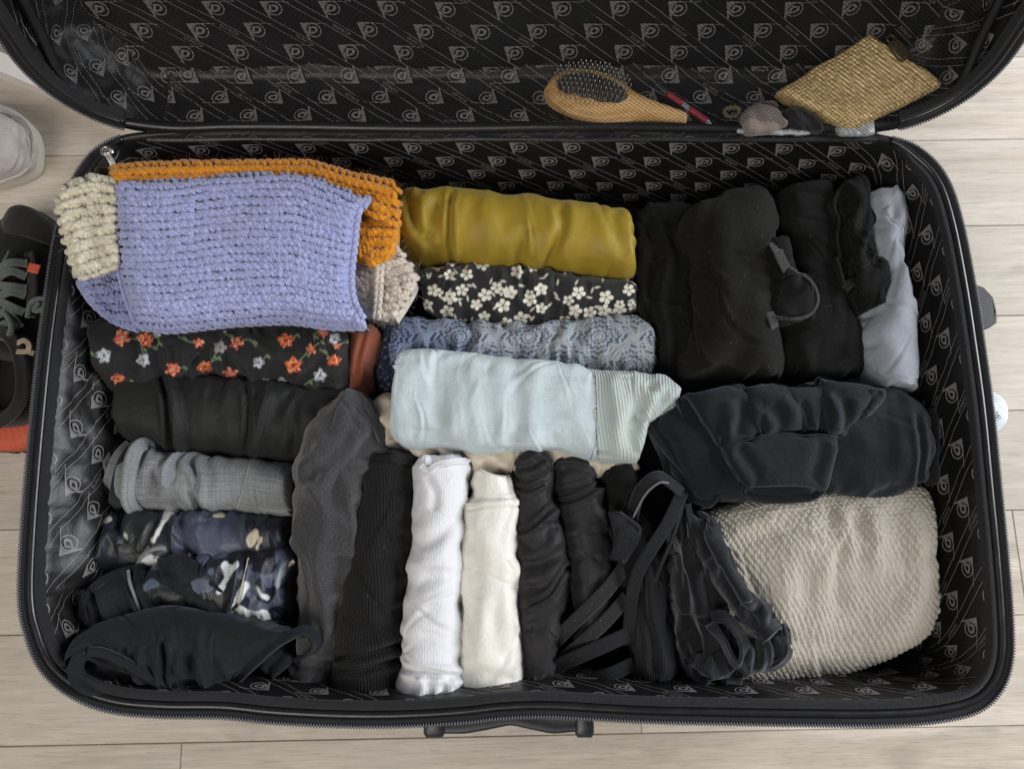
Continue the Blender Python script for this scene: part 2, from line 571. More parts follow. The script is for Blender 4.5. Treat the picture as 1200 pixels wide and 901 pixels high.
def fabric(name, color=(.1, .1, .1), rough=.85, sheen=.25, sheen_tint=None, spec=.12, grain=1400, gbump=.5, mel=.0, mel_scale=900, var=.12, rib=None, slub=0.0,
           attr=False, aniso=0.0, lint=0.0, vary_scale=22, nap=.35):
    m, nt, p = new_mat(name)
    L = nt.links.new
    uv = nd(nt, 'ShaderNodeUVMap', uv_map='UVMap')
    if attr:
        base = nd(nt, 'ShaderNodeAttribute', attribute_name='Print').outputs['Color']
    else:
        rgb = nd(nt, 'ShaderNodeRGB'); rgb.outputs[0].default_value = (*color, 1); base = rgb.outputs[0]
    n1 = nd(nt, 'ShaderNodeTexNoise', Scale=grain, Detail=2.0, Roughness=.6); L(uv.outputs[0], n1.inputs['Vector'])
    n2 = nd(nt, 'ShaderNodeTexNoise', Scale=vary_scale, Detail=4.0, Roughness=.6); L(uv.outputs[0], n2.inputs['Vector'])

    def mult(a, fac_socket, lo, hi):
        r = nd(nt, 'ShaderNodeMapRange'); r.inputs['From Min'].default_value = .3; r.inputs['From Max'].default_value = .7
        r.inputs['To Min'].default_value = lo; r.inputs['To Max'].default_value = hi
        L(fac_socket, r.inputs['Value'])
        v = nd(nt, 'ShaderNodeVectorMath', operation='SCALE'); L(a, v.inputs[0]); L(r.outputs[0], v.inputs['Scale'])
        return v.outputs[0]
    base = mult(base, n2.outputs['Fac'], 1 - var, 1 + var)
    if mel:
        n3 = nd(nt, 'ShaderNodeTexNoise', Scale=mel_scale, Detail=3.0, Roughness=.7); L(uv.outputs[0], n3.inputs['Vector'])
        base = mult(base, n3.outputs['Fac'], 1 - mel, 1 + mel)
    if slub:
        mp = nd(nt, 'ShaderNodeMapping'); mp.inputs['Scale'].default_value = (18, 900, 1); L(uv.outputs[0], mp.inputs[0])
        n4 = nd(nt, 'ShaderNodeTexNoise', Scale=1.0, Detail=2.0); L(mp.outputs[0], n4.inputs['Vector'])
        base = mult(base, n4.outputs['Fac'], 1 - slub, 1 + slub)
        mp2 = nd(nt, 'ShaderNodeMapping'); mp2.inputs['Scale'].default_value = (900, 40, 1); L(uv.outputs[0], mp2.inputs[0])
        n5 = nd(nt, 'ShaderNodeTexNoise', Scale=1.0, Detail=2.0); L(mp2.outputs[0], n5.inputs['Vector'])
        base = mult(base, n5.outputs['Fac'], 1 - slub * .7, 1 + slub * .7)
    if lint:
        vo = nd(nt, 'ShaderNodeTexNoise', Scale=420.0, Detail=1.0); L(uv.outputs[0], vo.inputs['Vector'])
        r = nd(nt, 'ShaderNodeMapRange'); r.inputs['From Min'].default_value = .71; r.inputs['From Max'].default_value = .76; r.inputs['To Max'].default_value = lint
        L(vo.outputs['Fac'], r.inputs['Value'])
        mx = nd(nt, 'ShaderNodeMix', data_type='RGBA'); L(r.outputs[0], mx.inputs['Factor']); L(base, mx.inputs['A']); mx.inputs['B'].default_value = (.35, .34, .33, 1)
        base = mx.outputs['Result']
    L(base, p.inputs['Base Color'])
    p.inputs['Roughness'].default_value = rough
    p.inputs['Specular IOR Level'].default_value = spec
    p.inputs['Sheen Weight'].default_value = sheen
    p.inputs['Sheen Roughness'].default_value = .55
    if sheen_tint is not None: p.inputs['Sheen Tint'].default_value = (*sheen_tint, 1)
    if aniso: p.inputs['Anisotropic'].default_value = aniso
    bp = nd(nt, 'ShaderNodeBump', Strength=gbump, Distance=.0007); L(n1.outputs['Fac'], bp.inputs['Height'])
    if nap:
        nn = nd(nt, 'ShaderNodeTexNoise', Scale=190.0, Detail=3.0, Roughness=.65); L(uv.outputs[0], nn.inputs['Vector'])
        bn = nd(nt, 'ShaderNodeBump', Strength=nap, Distance=.0022); L(nn.outputs['Fac'], bn.inputs['Height']); L(bn.outputs[0], bp.inputs['Normal'])
    last = bp
    if rib:
        pitch, ang, dist = rib
        mp = nd(nt, 'ShaderNodeMapping'); mp.inputs['Rotation'].default_value = (0, 0, math.radians(ang)); L(uv.outputs[0], mp.inputs[0])
        w = nd(nt, 'ShaderNodeTexWave', wave_type='BANDS', bands_direction='X', Scale=.31416 / pitch, Distortion=.25); L(mp.outputs[0], w.inputs['Vector'])
        w.inputs['Detail Scale'].default_value = 1.0
        b2 = nd(nt, 'ShaderNodeBump', Strength=.9, Distance=dist); L(w.outputs['Fac'], b2.inputs['Height']); L(bp.outputs[0], b2.inputs['Normal'])
        last = b2
    L(last.outputs[0], p.inputs['Normal'])
    return m


def plain(name, color, rough=.5, spec=.5, metal=0.0, noise=0.0, nscale=200, bump=0.0, coat=0.0, coord='Object'):
    m, nt, p = new_mat(name); L = nt.links.new
    p.inputs['Base Color'].default_value = (*color, 1)
    p.inputs['Roughness'].default_value = rough
    p.inputs['Specular IOR Level'].default_value = spec
    p.inputs['Metallic'].default_value = metal
    p.inputs['Coat Weight'].default_value = coat
    tc = nd(nt, 'ShaderNodeTexCoord')
    n = nd(nt, 'ShaderNodeTexNoise', Scale=nscale, Detail=4.0, Roughness=.6); L(tc.outputs[coord], n.inputs['Vector'])
    if noise:
        r = nd(nt, 'ShaderNodeMapRange'); r.inputs['From Min'].default_value = .3; r.inputs['From Max'].default_value = .7
        r.inputs['To Min'].default_value = 1 - noise; r.inputs['To Max'].default_value = 1 + noise; L(n.outputs['Fac'], r.inputs['Value'])
        v = nd(nt, 'ShaderNodeVectorMath', operation='SCALE'); v.inputs[0].default_value = color; L(r.outputs[0], v.inputs['Scale'])
        L(v.outputs[0], p.inputs['Base Color'])
        r2 = nd(nt, 'ShaderNodeMapRange'); r2.inputs['To Min'].default_value = max(.02, rough - .12); r2.inputs['To Max'].default_value = min(1, rough + .12)
        L(n.outputs['Fac'], r2.inputs['Value']); L(r2.outputs[0], p.inputs['Roughness'])
    if bump:
        b = nd(nt, 'ShaderNodeBump', Strength=.6, Distance=bump); L(n.outputs['Fac'], b.inputs['Height']); L(b.outputs[0], p.inputs['Normal'])
    return m
# ------------------------------------------------------------------ floor of oak planks
def wood_mat():
    m, nt, p = new_mat("oak_laminate"); L = nt.links.new
    tc = nd(nt, 'ShaderNodeTexCoord'); oi = nd(nt, 'ShaderNodeObjectInfo')
    add = nd(nt, 'ShaderNodeVectorMath', operation='MULTIPLY_ADD')
    cmb = nd(nt, 'ShaderNodeCombineXYZ'); L(oi.outputs['Random'], cmb.inputs[0]); L(oi.outputs['Random'], cmb.inputs[1]); L(oi.outputs['Random'], cmb.inputs[2])
    L(cmb.outputs[0], add.inputs[0]); add.inputs[1].default_value = (37, 23, 11); L(tc.outputs['Object'], add.inputs[2])

    def noise(scale, det, rough, dist=0.0):
        mp = nd(nt, 'ShaderNodeMapping'); mp.inputs['Scale'].default_value = scale; L(add.outputs[0], mp.inputs[0])
        n = nd(nt, 'ShaderNodeTexNoise', Scale=1.0, Detail=det, Roughness=rough, Distortion=dist); L(mp.outputs[0], n.inputs['Vector'])
        return n.outputs['Fac']
    broad = noise((2.2, 26, 1), 4, .6, .6)
    fine = noise((13, 180, 1), 5, .72, .5)
    pore = noise((38, 620, 1), 2, .6)
    knot = noise((5, 11, 1), 3, .55, 1.2)
    r = nd(nt, 'ShaderNodeValToRGB'); L(broad, r.inputs[0])
    e = r.color_ramp.elements
    e[0].position = .30; e[0].color = (*(lin(188, 176, 160)), 1); e[1].position = .72; e[1].color = (*(lin(210, 201, 188)), 1)

    def darken(a, fac, lo, hi, f0, f1):
        mr = nd(nt, 'ShaderNodeMapRange'); mr.inputs['From Min'].default_value = f0; mr.inputs['From Max'].default_value = f1
        mr.inputs['To Min'].default_value = lo; mr.inputs['To Max'].default_value = hi; L(fac, mr.inputs['Value'])
        v = nd(nt, 'ShaderNodeVectorMath', operation='SCALE'); L(a, v.inputs[0]); L(mr.outputs[0], v.inputs['Scale'])
        return v.outputs[0]
    c = darken(r.outputs[0], fine, .86, 1.09, .33, .66)
    c = darken(c, pore, .82, 1.0, .32, .44)
    c = darken(c, knot, .74, 1.0, .28, .42)
    c = darken(c, oi.outputs['Random'], .93, 1.07, 0, 1)
    L(c, p.inputs['Base Color'])
    p.inputs['Roughness'].default_value = .5; p.inputs['Specular IOR Level'].default_value = .35
    b = nd(nt, 'ShaderNodeBump', Strength=.35, Distance=.0006); L(fine, b.inputs['Height']); L(b.outputs[0], p.inputs['Normal'])
    return m


M_WOOD = wood_mat()
M_GAP = plain("floor_gap", (.05, .04, .03), .9, .1, noise=.3)
b = Bag(); b.add([(-4, -4, -.011), (4, -4, -.011), (4, 4, -.011), (-4, 4, -.011)], [(0, 1, 2, 3)])
floor = b.build("floor", M_GAP, smooth=False); tag(floor, kind='structure')
rowy = [at(600, y, 0)[1] for y in (609, 736, 862)]
pitch = (rowy[0] - rowy[2]) / 2
ang = math.radians(1.1)
dx = np.array([math.cos(ang), math.sin(ang), 0]); dy = np.array([-math.sin(ang), math.cos(ang), 0])
PL = 1.25
b = Bag(); box(b, (0, 0, -.005), (PL / 2 - .0004, 0, 0), (0, pitch / 2 - .0004, 0), (0, 0, .005), bev=.0)
# bevelled top edge: a thin chamfer round the plank
b = Bag()
ex, ey = PL / 2 - .0002, pitch / 2 - .0003
V = [(sx * ex, sy * ey, z) for z in (-.01, -.0008) for sx, sy in ((-1, -1), (1, -1), (1, 1), (-1, 1))] + [(sx * (ex - .0007), sy * (ey - .0007), 0) for sx, sy in ((-1, -1), (1, -1), (1, 1), (-1, 1))]
F = [(k * 4 + i, k * 4 + (i + 1) % 4, (k + 1) * 4 + (i + 1) % 4, (k + 1) * 4 + i) for k in (0, 1) for i in range(4)] + [(8, 9, 10, 11)]
b.add(V, F)
plank0 = b.build("plank", M_WOOD, floor, smooth=False)
plank0.rotation_euler = (0, 0, ang)
rng = random.Random(4)
joint = {0: at(1195, 660, 0)[0], -1: at(600, 800, 0)[0] + .13, -2: at(214, 870, 0)[0] + .0}
first = True
for k in range(-7, 12):
    yc = rowy[0] - pitch / 2 + k * pitch
    j = joint.get(k, rng.uniform(0, PL))
    for i in range(-2, 2):
        xc = j + (i + .5) * PL
        if abs(xc) > 1.9: continue
        o = plank0 if first else plank0.copy()
        if not first: COL.objects.link(o); o.parent = floor
        first = False
        o.location = (xc * dx[0] + 0 * dy[0], yc + xc * dx[1], 0)

# white skirting board in the far left corner
M_SKIRT = plain("skirting_paint", (.74, .69, .66), .45, .4, noise=.03, nscale=30)
p0, p1 = at(-70, 62, 0), at(120, 142, 0)
d = (p1 - p0) / np.linalg.norm(p1 - p0); nrm = np.array([-d[1], d[0], 0])
b = Bag()
box(b, (p0 + p1) / 2 + nrm * .011 + np.array([0, 0, .012]), d * .5, nrm * .011, (0, 0, .012), bev=.0)
skirt = b.build("skirting_board", M_SKIRT, smooth=False)
tag(skirt, "pale pinkish white skirting strip lying on the floor beyond the upper left of the suitcase", "skirting board")

# ------------------------------------------------------------------ the suitcase
suitcase = empty("suitcase", (0, .1, 0))
tag(suitcase, "large open black soft suitcase with patterned lining, packed full of rolled clothes", "suitcase")
suitcase.location = (0, 0, 0)
M_SHELL = fabric("shell_nylon", (.012, .012, .013), .6, .05, grain=900, gbump=.4)
M_PIPE = plain("rim_piping", (.010, .010, .011), .33, .5, noise=.25, nscale=60, bump=.0004)
M_TAPE = fabric("zip_tape", (.020, .020, .022), .75, .1, grain=700, gbump=.7, rib=(.0014, 90, .0003))
M_TEETH = plain("zip_teeth", (.075, .076, .090), .32, .6)
M_METAL = plain("zip_metal", (.55, .53, .50), .3, .5, metal=1.0, noise=.15, nscale=300)
M_HARD = plain("hard_plastic", (.020, .021, .024), .42, .5, noise=.2, nscale=120, bump=.0002)


def lining_mat():
    m, nt, p = new_mat("lining_nylon"); L = nt.links.new
    uv = nd(nt, 'ShaderNodeUVMap', uv_map='UVMap')
    p.inputs['Base Color'].default_value = (.0085, .0082, .0083, 1)
    p.inputs['Roughness'].default_value = .44; p.inputs['Specular IOR Level'].default_value = .48
    n = nd(nt, 'ShaderNodeTexNoise', Scale=36.0, Detail=4.0, Roughness=.55, Distortion=.8); L(uv.outputs[0], n.inputs['Vector'])
    n2 = nd(nt, 'ShaderNodeTexNoise', Scale=900.0, Detail=1.0); L(uv.outputs[0], n2.inputs['Vector'])
    b1 = nd(nt, 'ShaderNodeBump', Strength=.5, Distance=.0022); L(n.outputs['Fac'], b1.inputs['Height'])
    b2 = nd(nt, 'ShaderNodeBump', Strength=.4, Distance=.0004); L(n2.outputs['Fac'], b2.inputs['Height']); L(b1.outputs[0], b2.inputs['Normal'])
    L(b2.outputs[0], p.inputs['Normal'])
    return m


M_LIN = lining_mat()
M_PRINT = plain("lining_print", (.19, .18, .18), .5, .4, noise=.18, nscale=160)

RIM = 0.20
outline_px = [(24, 700), (27, 620), (35, 520), (45, 420), (57, 330), (67, 270), (80, 225), (98, 192), (122, 170), (160, 158), (250, 154), (400, 152),
              (640, 151), (850, 152), (980, 155), (1050, 164), (1085, 181), (1110, 212), (1126, 260), (1140, 330), (1151, 400), (1162, 480), (1171, 570),
              (1179, 650), (1185, 730), (1184, 775), (1172, 808), (1145, 832), (1095, 844), (1030, 848), (940, 847.5), (850, 846), (760, 844), (700, 841), (640, 838),
              (590, 839.5), (540, 845), (470, 849), (400, 849), (320, 845), (260, 839), (190, 838), (130, 832), (85, 815), (50, 785), (32, 745)]
NO = 720
O3 = spline(A(outline_px, RIM), NO, True)
O2 = O3[:, :2]
T2 = np.roll(O2, -1, 0) - np.roll(O2, 1, 0); T2 /= np.linalg.norm(T2, axis=1, keepdims=True)
I2 = np.stack([T2[:, 1], -T2[:, 0]], 1)                   # inward (outline runs clockwise seen from above)
peri = np.r_[0, np.cumsum(np.linalg.norm(np.diff(np.vstack([O2, O2[:1]]), axis=0), axis=1))]
PER = peri[-1]
opx, opy = to_px(O3)
hinge_w = sstep(105, 150, opx) * (1 - sstep(1035, 1085, opx)) * (opy < 260)     # 1 along the hinge side
left_w = (opx < 140) * 1.0


def ring(dv, z, extra=None):
    d = np.broadcast_to(dv, (NO,)) if extra is None else extra
    return np.c_[O2 + I2 * d[:, None], np.broadcast_to(z, (NO,))]


class Sheet:
    """A ringed surface with coordinates u (metres round the rim) and v (metres down from its top)."""
    def __init__(s, R, closed_len):
        s.R = R; s.L = closed_len
        s.v = np.r_[0, np.cumsum(np.linalg.norm(np.diff(R, axis=0), axis=2).mean(1))]
        n = np.cross(np.roll(R, -1, 1) - np.roll(R, 1, 1), np.gradient(R, axis=0)); n /= np.linalg.norm(n, axis=2, keepdims=True) + 1e-12
        s.N = n

    def __call__(s, u, v, lift):
        n = s.R.shape[1]
        fu = (np.asarray(u) / s.L * n) % n; i = np.floor(fu).astype(int) % n; f = (fu - np.floor(fu))[..., None]
        fv = np.interp(v, s.v, np.arange(len(s.v))); j = np.minimum(fv.astype(int), len(s.v) - 2); g = (fv - j)[..., None]
        def bl(Q): return (Q[j, i] * (1 - f) + Q[j, (i + 1) % n] * f) * (1 - g) + (Q[j + 1, i] * (1 - f) + Q[j + 1, (i + 1) % n] * f) * g
        return bl(s.R) + bl(s.N) * lift


left_s = (1 - sstep(60, 170, opx)) * sstep(160, 240, opy) * (1 - sstep(640, 730, opy))
tape = .0155 * (1 - hinge_w) + .003 * hinge_w
NV = 46
prof = np.array([(0.0, .197), (.0015, .193), (.004, .180), (.008, .155), (.012, .125), (.016, .095), (.020, .068), (.026, .054), (.036, .050)])
tt = np.linspace(0, 1, NV)
pl = np.r_[0, np.cumsum(np.hypot(*np.diff(prof, axis=0).T))]; pl /= pl[-1]
dd, zz = np.interp(tt, pl, prof[:, 0]), np.interp(tt, pl, prof[:, 1])
R = np.stack([np.c_[O2 + I2 * (tape + dd[k] * (1 + 1.6 * left_s))[:, None], np.full(NO, zz[k])] for k in range(NV)])
uu = peri[:-1][None]; vv = (tt * .2)[:, None]
puck = (.35 + .65 * left_w)[None] * .0016 * perlin(uu / .007 + 0 * vv, vv / .03, 3) * np.exp(-vv / .02) * (1 - .8 * hinge_w[None])
wave = (.0012 + .0030 * left_w)[None] * fbm(uu / .035 + vv * 6, vv / .05, 8, 3) * sstep(0, .02, vv) * (1 - .6 * hinge_w[None])
R[:, :, :2] += I2[None] * (puck + wave)[:, :, None]
body_sheet = Sheet(R, PER)
if (body_sheet.N[10, 100] * (R.mean((0, 1)) - R[10, 100])).sum() < 0: body_sheet.N = -body_sheet.N
uvR = np.stack([np.broadcast_to(uu, (NV, NO)), np.broadcast_to(vv, (NV, NO))], -1).reshape(-1, 2)
body = empty("body"); body.parent = suitcase
lining = mesh("lining", R.reshape(-1, 3), grid_faces(NV, NO, wrap_m=True), M_LIN, body, uv=uvR)
# base of the compartment
bp = R[-1]; ctr = bp.mean(0)
mesh("base_lining", np.vstack([bp, ctr[None]]), np.array([(i, (i + 1) % NO, NO) for i in range(NO)]), M_LIN, body, uv=np.vstack([bp, ctr[None]])[:, :2])
# outer shell
sp = [(0.002, .198), (-.001, .19), (-.003, .15), (-.003, .06), (.002, .02), (.012, .006), (.03, .004)]
S = np.stack([np.c_[O2 + I2 * d, np.full(NO, z)] for d, z in sp])
uvS = np.stack([np.broadcast_to(uu, (len(sp), NO)), np.broadcast_to(np.arange(len(sp))[:, None] * .04, (len(sp), NO))], -1).reshape(-1, 2)
mesh("shell", S.reshape(-1, 3), grid_faces(len(sp), NO, wrap_m=True)[:, ::-1], M_SHELL, body, uv=uvS)
bp = S[-1]; mesh("shell_base", np.vstack([bp, bp.mean(0)[None]]), np.array([((i + 1) % NO, i, NO) for i in range(NO)]), M_SHELL, body, uv=np.vstack([bp, bp.mean(0)[None]])[:, :2])
# rim: zip tape, glossy piping, gusset tape
nonh = np.where(hinge_w < .96)[0]
st = nonh[np.argmax(np.diff(np.r_[nonh[-1] - NO, nonh]))]
run = (st + np.arange(len(nonh))) % NO


def rim_band(name, prof, mat, idx=run, par=body, close=False):
    hw_ = 1 - hinge_w[idx] if par is body and idx is run else np.ones(len(idx))
    P = np.stack([np.c_[O2[idx] + I2[idx] * (d * hw_)[:, None], np.full(len(idx), z)] for d, z in prof], 1)
    n, m = P.shape[:2]
    s = np.r_[0, np.cumsum(np.linalg.norm(np.diff(P[:, 0], axis=0), axis=1))]
    uv = np.stack([np.broadcast_to(s[:, None], (n, m)), np.broadcast_to(np.arange(m)[None] * .004, (n, m))], -1).reshape(-1, 2)
    return mesh(name, P.reshape(-1, 3), grid_faces(n, m)[:, ::-1], mat, par, uv=uv)


rim_band("zip_tape", [(-.0020, .1985), (-.0016, .2002), (0, .2006), (.003, .2002), (.005, .1965)], M_TAPE)
rim_band("gusset_tape", [(.0098, .1965), (.0106, .1998), (.0130, .2005), (.0155, .1998), (.0170, .1950)], M_TAPE)
pp = np.c_[O2[run] + I2[run] * (.0072 * (1 - hinge_w[run]))[:, None], np.full(len(run), .1988)]
bb = Bag(); bb.add(*tubes(pp[None], np.broadcast_to((0, 0, 1.0), pp.shape)[None], np.full((1, len(pp)), .0030), 12)); bb.build("rim_piping", M_PIPE, body)


def zipper_teeth(P, inw, upv, mat, par, pitch=.0022):
    s = np.r_[0, np.cumsum(np.linalg.norm(np.diff(P, axis=0), axis=1))]
    k = int(s[-1] / pitch); g = (np.arange(k) + .5) * pitch
    C = np.stack([np.interp(g, s, P[:, i]) for i in range(3)], 1)
    W = np.stack([np.interp(g, s, inw[:, i]) for i in range(3)], 1); W /= np.linalg.norm(W, axis=1, keepdims=True)
    Un = np.stack([np.interp(g, s, upv[:, i]) for i in range(3)], 1)
    paths = C[:, None] + W[:, None] * np.array([-.0014, 0, .0016])[None, :, None] + Un[:, None] * np.array([-.0004, .0005, -.0002])[None, :, None]
    b = Bag(); b.add(*tubes(paths, np.broadcast_to(Un[:, None], paths.shape), np.broadcast_to(np.array([.0007, .0009, .0006]), (k, 3)), 5))
    o = b.build("zipper_teeth", mat, par); o['kind'] = 'stuff'
    return o


zp = np.c_[O2[run] - I2[run] * .0008, np.full(len(run), .2012)]
zipper_teeth(zp, np.c_[I2[run], np.zeros(len(run))], np.tile((0, 0, 1.0), (len(run), 1)), M_TEETH, body)
# hinge edge of the body: folded lining edge
hin = np.where(hinge_w > .02)[0]
rim_band("hinge_edge", [(-.004, .1935), (-.003, .1985), (.0, .2002), (.002, .1995), (.0035, .195)], M_LIN, hin)

# ------------------------------------------------------------------ the lid, standing open
AL = math.radians(73)
YH = at(600, 156, RIM)[1]
e_r = np.array([0, math.cos(AL), math.sin(AL)]); e_b = np.array([0, math.sin(AL), -math.cos(AL)])


def lid_pt(x, r, d):
    x, r, d = np.broadcast_arrays(np.asarray(x, float), r, d)
    return np.array([0, YH, RIM]) + x[..., None] * np.array([1.0, 0, 0]) + r[..., None] * e_r + d[..., None] * e_b


HWL, HL, CR = .398, .475, .085
def rrect(hw, h, cr, n):
    pts = []
    for cx, cy, a0 in ((-hw + cr, cr, 270), (-hw + cr, h - cr, 180), (hw - cr, h - cr, 90), (hw - cr, cr, 0)):
        for k in range(13):
            a = math.radians(a0 - k * 7.5); pts.append((cx + cr * math.cos(a), cy + cr * math.sin(a)))
    p = np.array(pts); p = np.vstack([p, p[:1]])
    s = np.r_[0, np.cumsum(np.linalg.norm(np.diff(p, axis=0), axis=1))]; g = np.linspace(0, s[-1], n + 1)[:-1]
    return np.stack([np.interp(g, s, p[:, 0]), np.interp(g, s, p[:, 1])], 1), s[-1]


NL = 560
Q2, PERL = rrect(HWL, HL, CR, NL)
TQ = np.roll(Q2, -1, 0) - np.roll(Q2, 1, 0); TQ /= np.linalg.norm(TQ, axis=1, keepdims=True)
IQ = np.stack([TQ[:, 1], -TQ[:, 0]], 1)
if ((Q2 + IQ * .05 - np.array([0, HL / 2])) ** 2).sum() > ((Q2 - np.array([0, HL / 2])) ** 2).sum(): IQ = -IQ
low = (1 - sstep(.0, .010, Q2[:, 1])) * (np.abs(Q2[:, 0]) < HWL - .03)          # hinge side of the lid
lid = empty("lid"); lid.parent = suitcase
tl = .0135 * (1 - low) + .001 * low
lprof = [(0, .001), (.001, .008), (.002, .025), (.005, .042), (.012, .056), (.026, .062)]
NLV = 26
lp = np.array(lprof); ll = np.r_[0, np.cumsum(np.hypot(*np.diff(lp, axis=0).T))]; ll /= ll[-1]
ti = np.linspace(0, 1, NLV); ld, lz = np.interp(ti, ll, lp[:, 0]), np.interp(ti, ll, lp[:, 1])
ul = np.arange(NL)[None] / NL * PERL; vl = (ti * .08)[:, None]
wl_ = .0030 * fbm(ul / .03 + vl * 9, vl / .04, 21, 3) * sstep(0, .014, vl) * (1 - .5 * low[None])
Rl = np.stack([lid_pt(*(Q2 + IQ * (tl + ld[k] + wl_[k])[:, None]).T, lz[k]) for k in range(NLV)])
lid_sheet = Sheet(Rl, PERL)
mid = lid_pt(0., HL / 2, .0)
if ((lid_sheet.N[5, NL // 4] * (mid - Rl[5, NL // 4])).sum()) < 0: lid_sheet.N = -lid_sheet.N
uvl = np.stack([np.broadcast_to(ul, (NLV, NL)), np.broadcast_to(vl, (NLV, NL))], -1).reshape(-1, 2)
mesh("lid_lining_wall", Rl.reshape(-1, 3), grid_faces(NLV, NL, wrap_m=True), M_LIN, lid, uv=uvl)
nx, nr = 170, 110
gx, gr = np.meshgrid(np.linspace(-HWL + .006, HWL - .006, nx), np.linspace(.004, HL - .01, nr), indexing='ij')


def panel_d(x, r):
    return .0625 - .0035 * np.exp(-((r - .02) / .03) ** 2) + .0022 * fbm(x / .10, r / .10, 31, 3)


def lid_panel(x, r, lift=0.0):
    return lid_pt(x, r, panel_d(x, r) - lift)


mesh("lid_lining_panel", lid_panel(gx, gr).reshape(-1, 3), grid_faces(nx, nr), M_LIN, lid, uv=np.stack([gx, gr], -1).reshape(-1, 2))
# outer shell of the lid
so = [(0.0, .0), (-.003, .006), (-.003, .05), (.003, .066), (.015, .072)]
Sl = np.stack([lid_pt(*(Q2 + IQ * d).T, z) for d, z in so])
mesh("lid_shell", Sl.reshape(-1, 3), grid_faces(len(so), NL, wrap_m=True), M_SHELL, lid, uv=np.stack([np.broadcast_to(ul, (len(so), NL)), np.broadcast_to(np.arange(len(so))[:, None] * .02, (len(so), NL))], -1).reshape(-1, 2))
bk = Sl[-1]; mesh("lid_back", np.vstack([bk, bk.mean(0)[None]]), np.array([(i, (i + 1) % NL, NL) for i in range(NL)]), M_SHELL, lid, uv=np.vstack([bk, bk.mean(0)[None]])[:, [0, 2]])
# lid rim
ru = np.where(low < .6)[0]; cut = np.argmax(np.diff(np.r_[ru[-1] - NL, ru])); ru = np.roll(ru, -cut)


def lid_band(name, prof, mat):
    P = np.stack([lid_pt(*(Q2[ru] + IQ[ru] * d).T, z) for d, z in prof], 1)
    n, m = P.shape[:2]
    uv = np.stack([np.broadcast_to((np.arange(n) / NL * PERL)[:, None], (n, m)), np.broadcast_to(np.arange(m)[None] * .004, (n, m))], -1).reshape(-1, 2)
    return mesh(name, P.reshape(-1, 3), grid_faces(n, m), mat, lid, uv=uv)


lid_band("lid_zip_tape", [(-.0022, .0015), (-.0016, .0), (0, -.0006), (.004, -.0002), (.0062, .003)], M_TAPE)
lid_band("lid_gusset_tape", [(.0085, .003), (.0095, -.0005), (.0125, -.0012), (.0155, -.0003), (.0172, .004)], M_TAPE)
pq = lid_pt(*(Q2[ru] + IQ[ru] * .0073).T, .001)
bb = Bag(); bb.add(*tubes(pq[None], np.broadcast_to(-e_b, pq.shape)[None], np.full((1, len(pq)), .0032), 12)); bb.build("lid_piping", M_PIPE, lid)
zq = lid_pt(*(Q2[ru] - IQ[ru] * .0008).T, -.001)
zipper_teeth(zq, IQ[ru][:, 0:1] * np.array([1.0, 0, 0]) + IQ[ru][:, 1:2] * e_r, np.broadcast_to(-e_b, (len(ru), 3)), M_TEETH, lid)
# hinge cloth between body and lid
hx = np.linspace(-.325, .325, 90); k = 9
hp = np.array([(-.007, .1975), (-.0055, .1998), (-.003, .1990), (-.001, .1993), (.001, .2003), (.0035, .2005), (.006, .1995), (.0085, .197), (.012, .195)])
HP = np.stack([np.c_[hx, np.full(90, YH + a) + .0012 * perlin(hx / .06, hx * 0 + i * .2, 4), np.full(90, z) + .0008 * perlin(hx / .05, hx * 0 + i * .4, 5)] for i, (a, z) in enumerate(hp)], 1)
mesh("hinge_cloth", HP.reshape(-1, 3), grid_faces(90, k)[:, ::-1], M_LIN, suitcase, uv=np.stack([np.broadcast_to(hx[:, None], (90, k)), np.broadcast_to(np.arange(k)[None] * .003, (90, k))], -1).reshape(-1, 2))


def hinge_map(u, v, lift):
    f = np.interp(v, np.linspace(0, .021, k), np.arange(k)); j = np.minimum(f.astype(int), k - 2); g = (f - j)[..., None]
    fu = (u + .325) / .65 * 89; i = np.clip(fu.astype(int), 0, 88); h = np.clip(fu - i, 0, 1)[..., None]
    p = (HP[i, j] * (1 - h) + HP[i + 1, j] * h) * (1 - g) + (HP[i, j + 1] * (1 - h) + HP[i + 1, j + 1] * h) * g
    return p + np.array([0, -.2, 1.0]) * lift


# ------------------------------------------------------------------ printed emblems and name bands of the lining
def text_tris(s, size, shear=0.0, bold=0.0):
    cu = bpy.data.curves.new('t', 'FONT'); cu.body = s; cu.size = size; cu.align_x = 'CENTER'; cu.align_y = 'CENTER'; cu.shear = shear
    cu.resolution_u = 3; cu.offset = bold
    o = bpy.data.objects.new('t', cu); COL.objects.link(o)
    dg = bpy.context.evaluated_depsgraph_get()
    me = bpy.data.meshes.new_from_object(o.evaluated_get(dg)); me.calc_loop_triangles()
    V = np.array([v.co[:2] for v in me.vertices]); F = np.array([t.vertices[:] for t in me.loop_triangles])
    bpy.data.objects.remove(o); bpy.data.curves.remove(cu); bpy.data.meshes.remove(me)
    return V, F


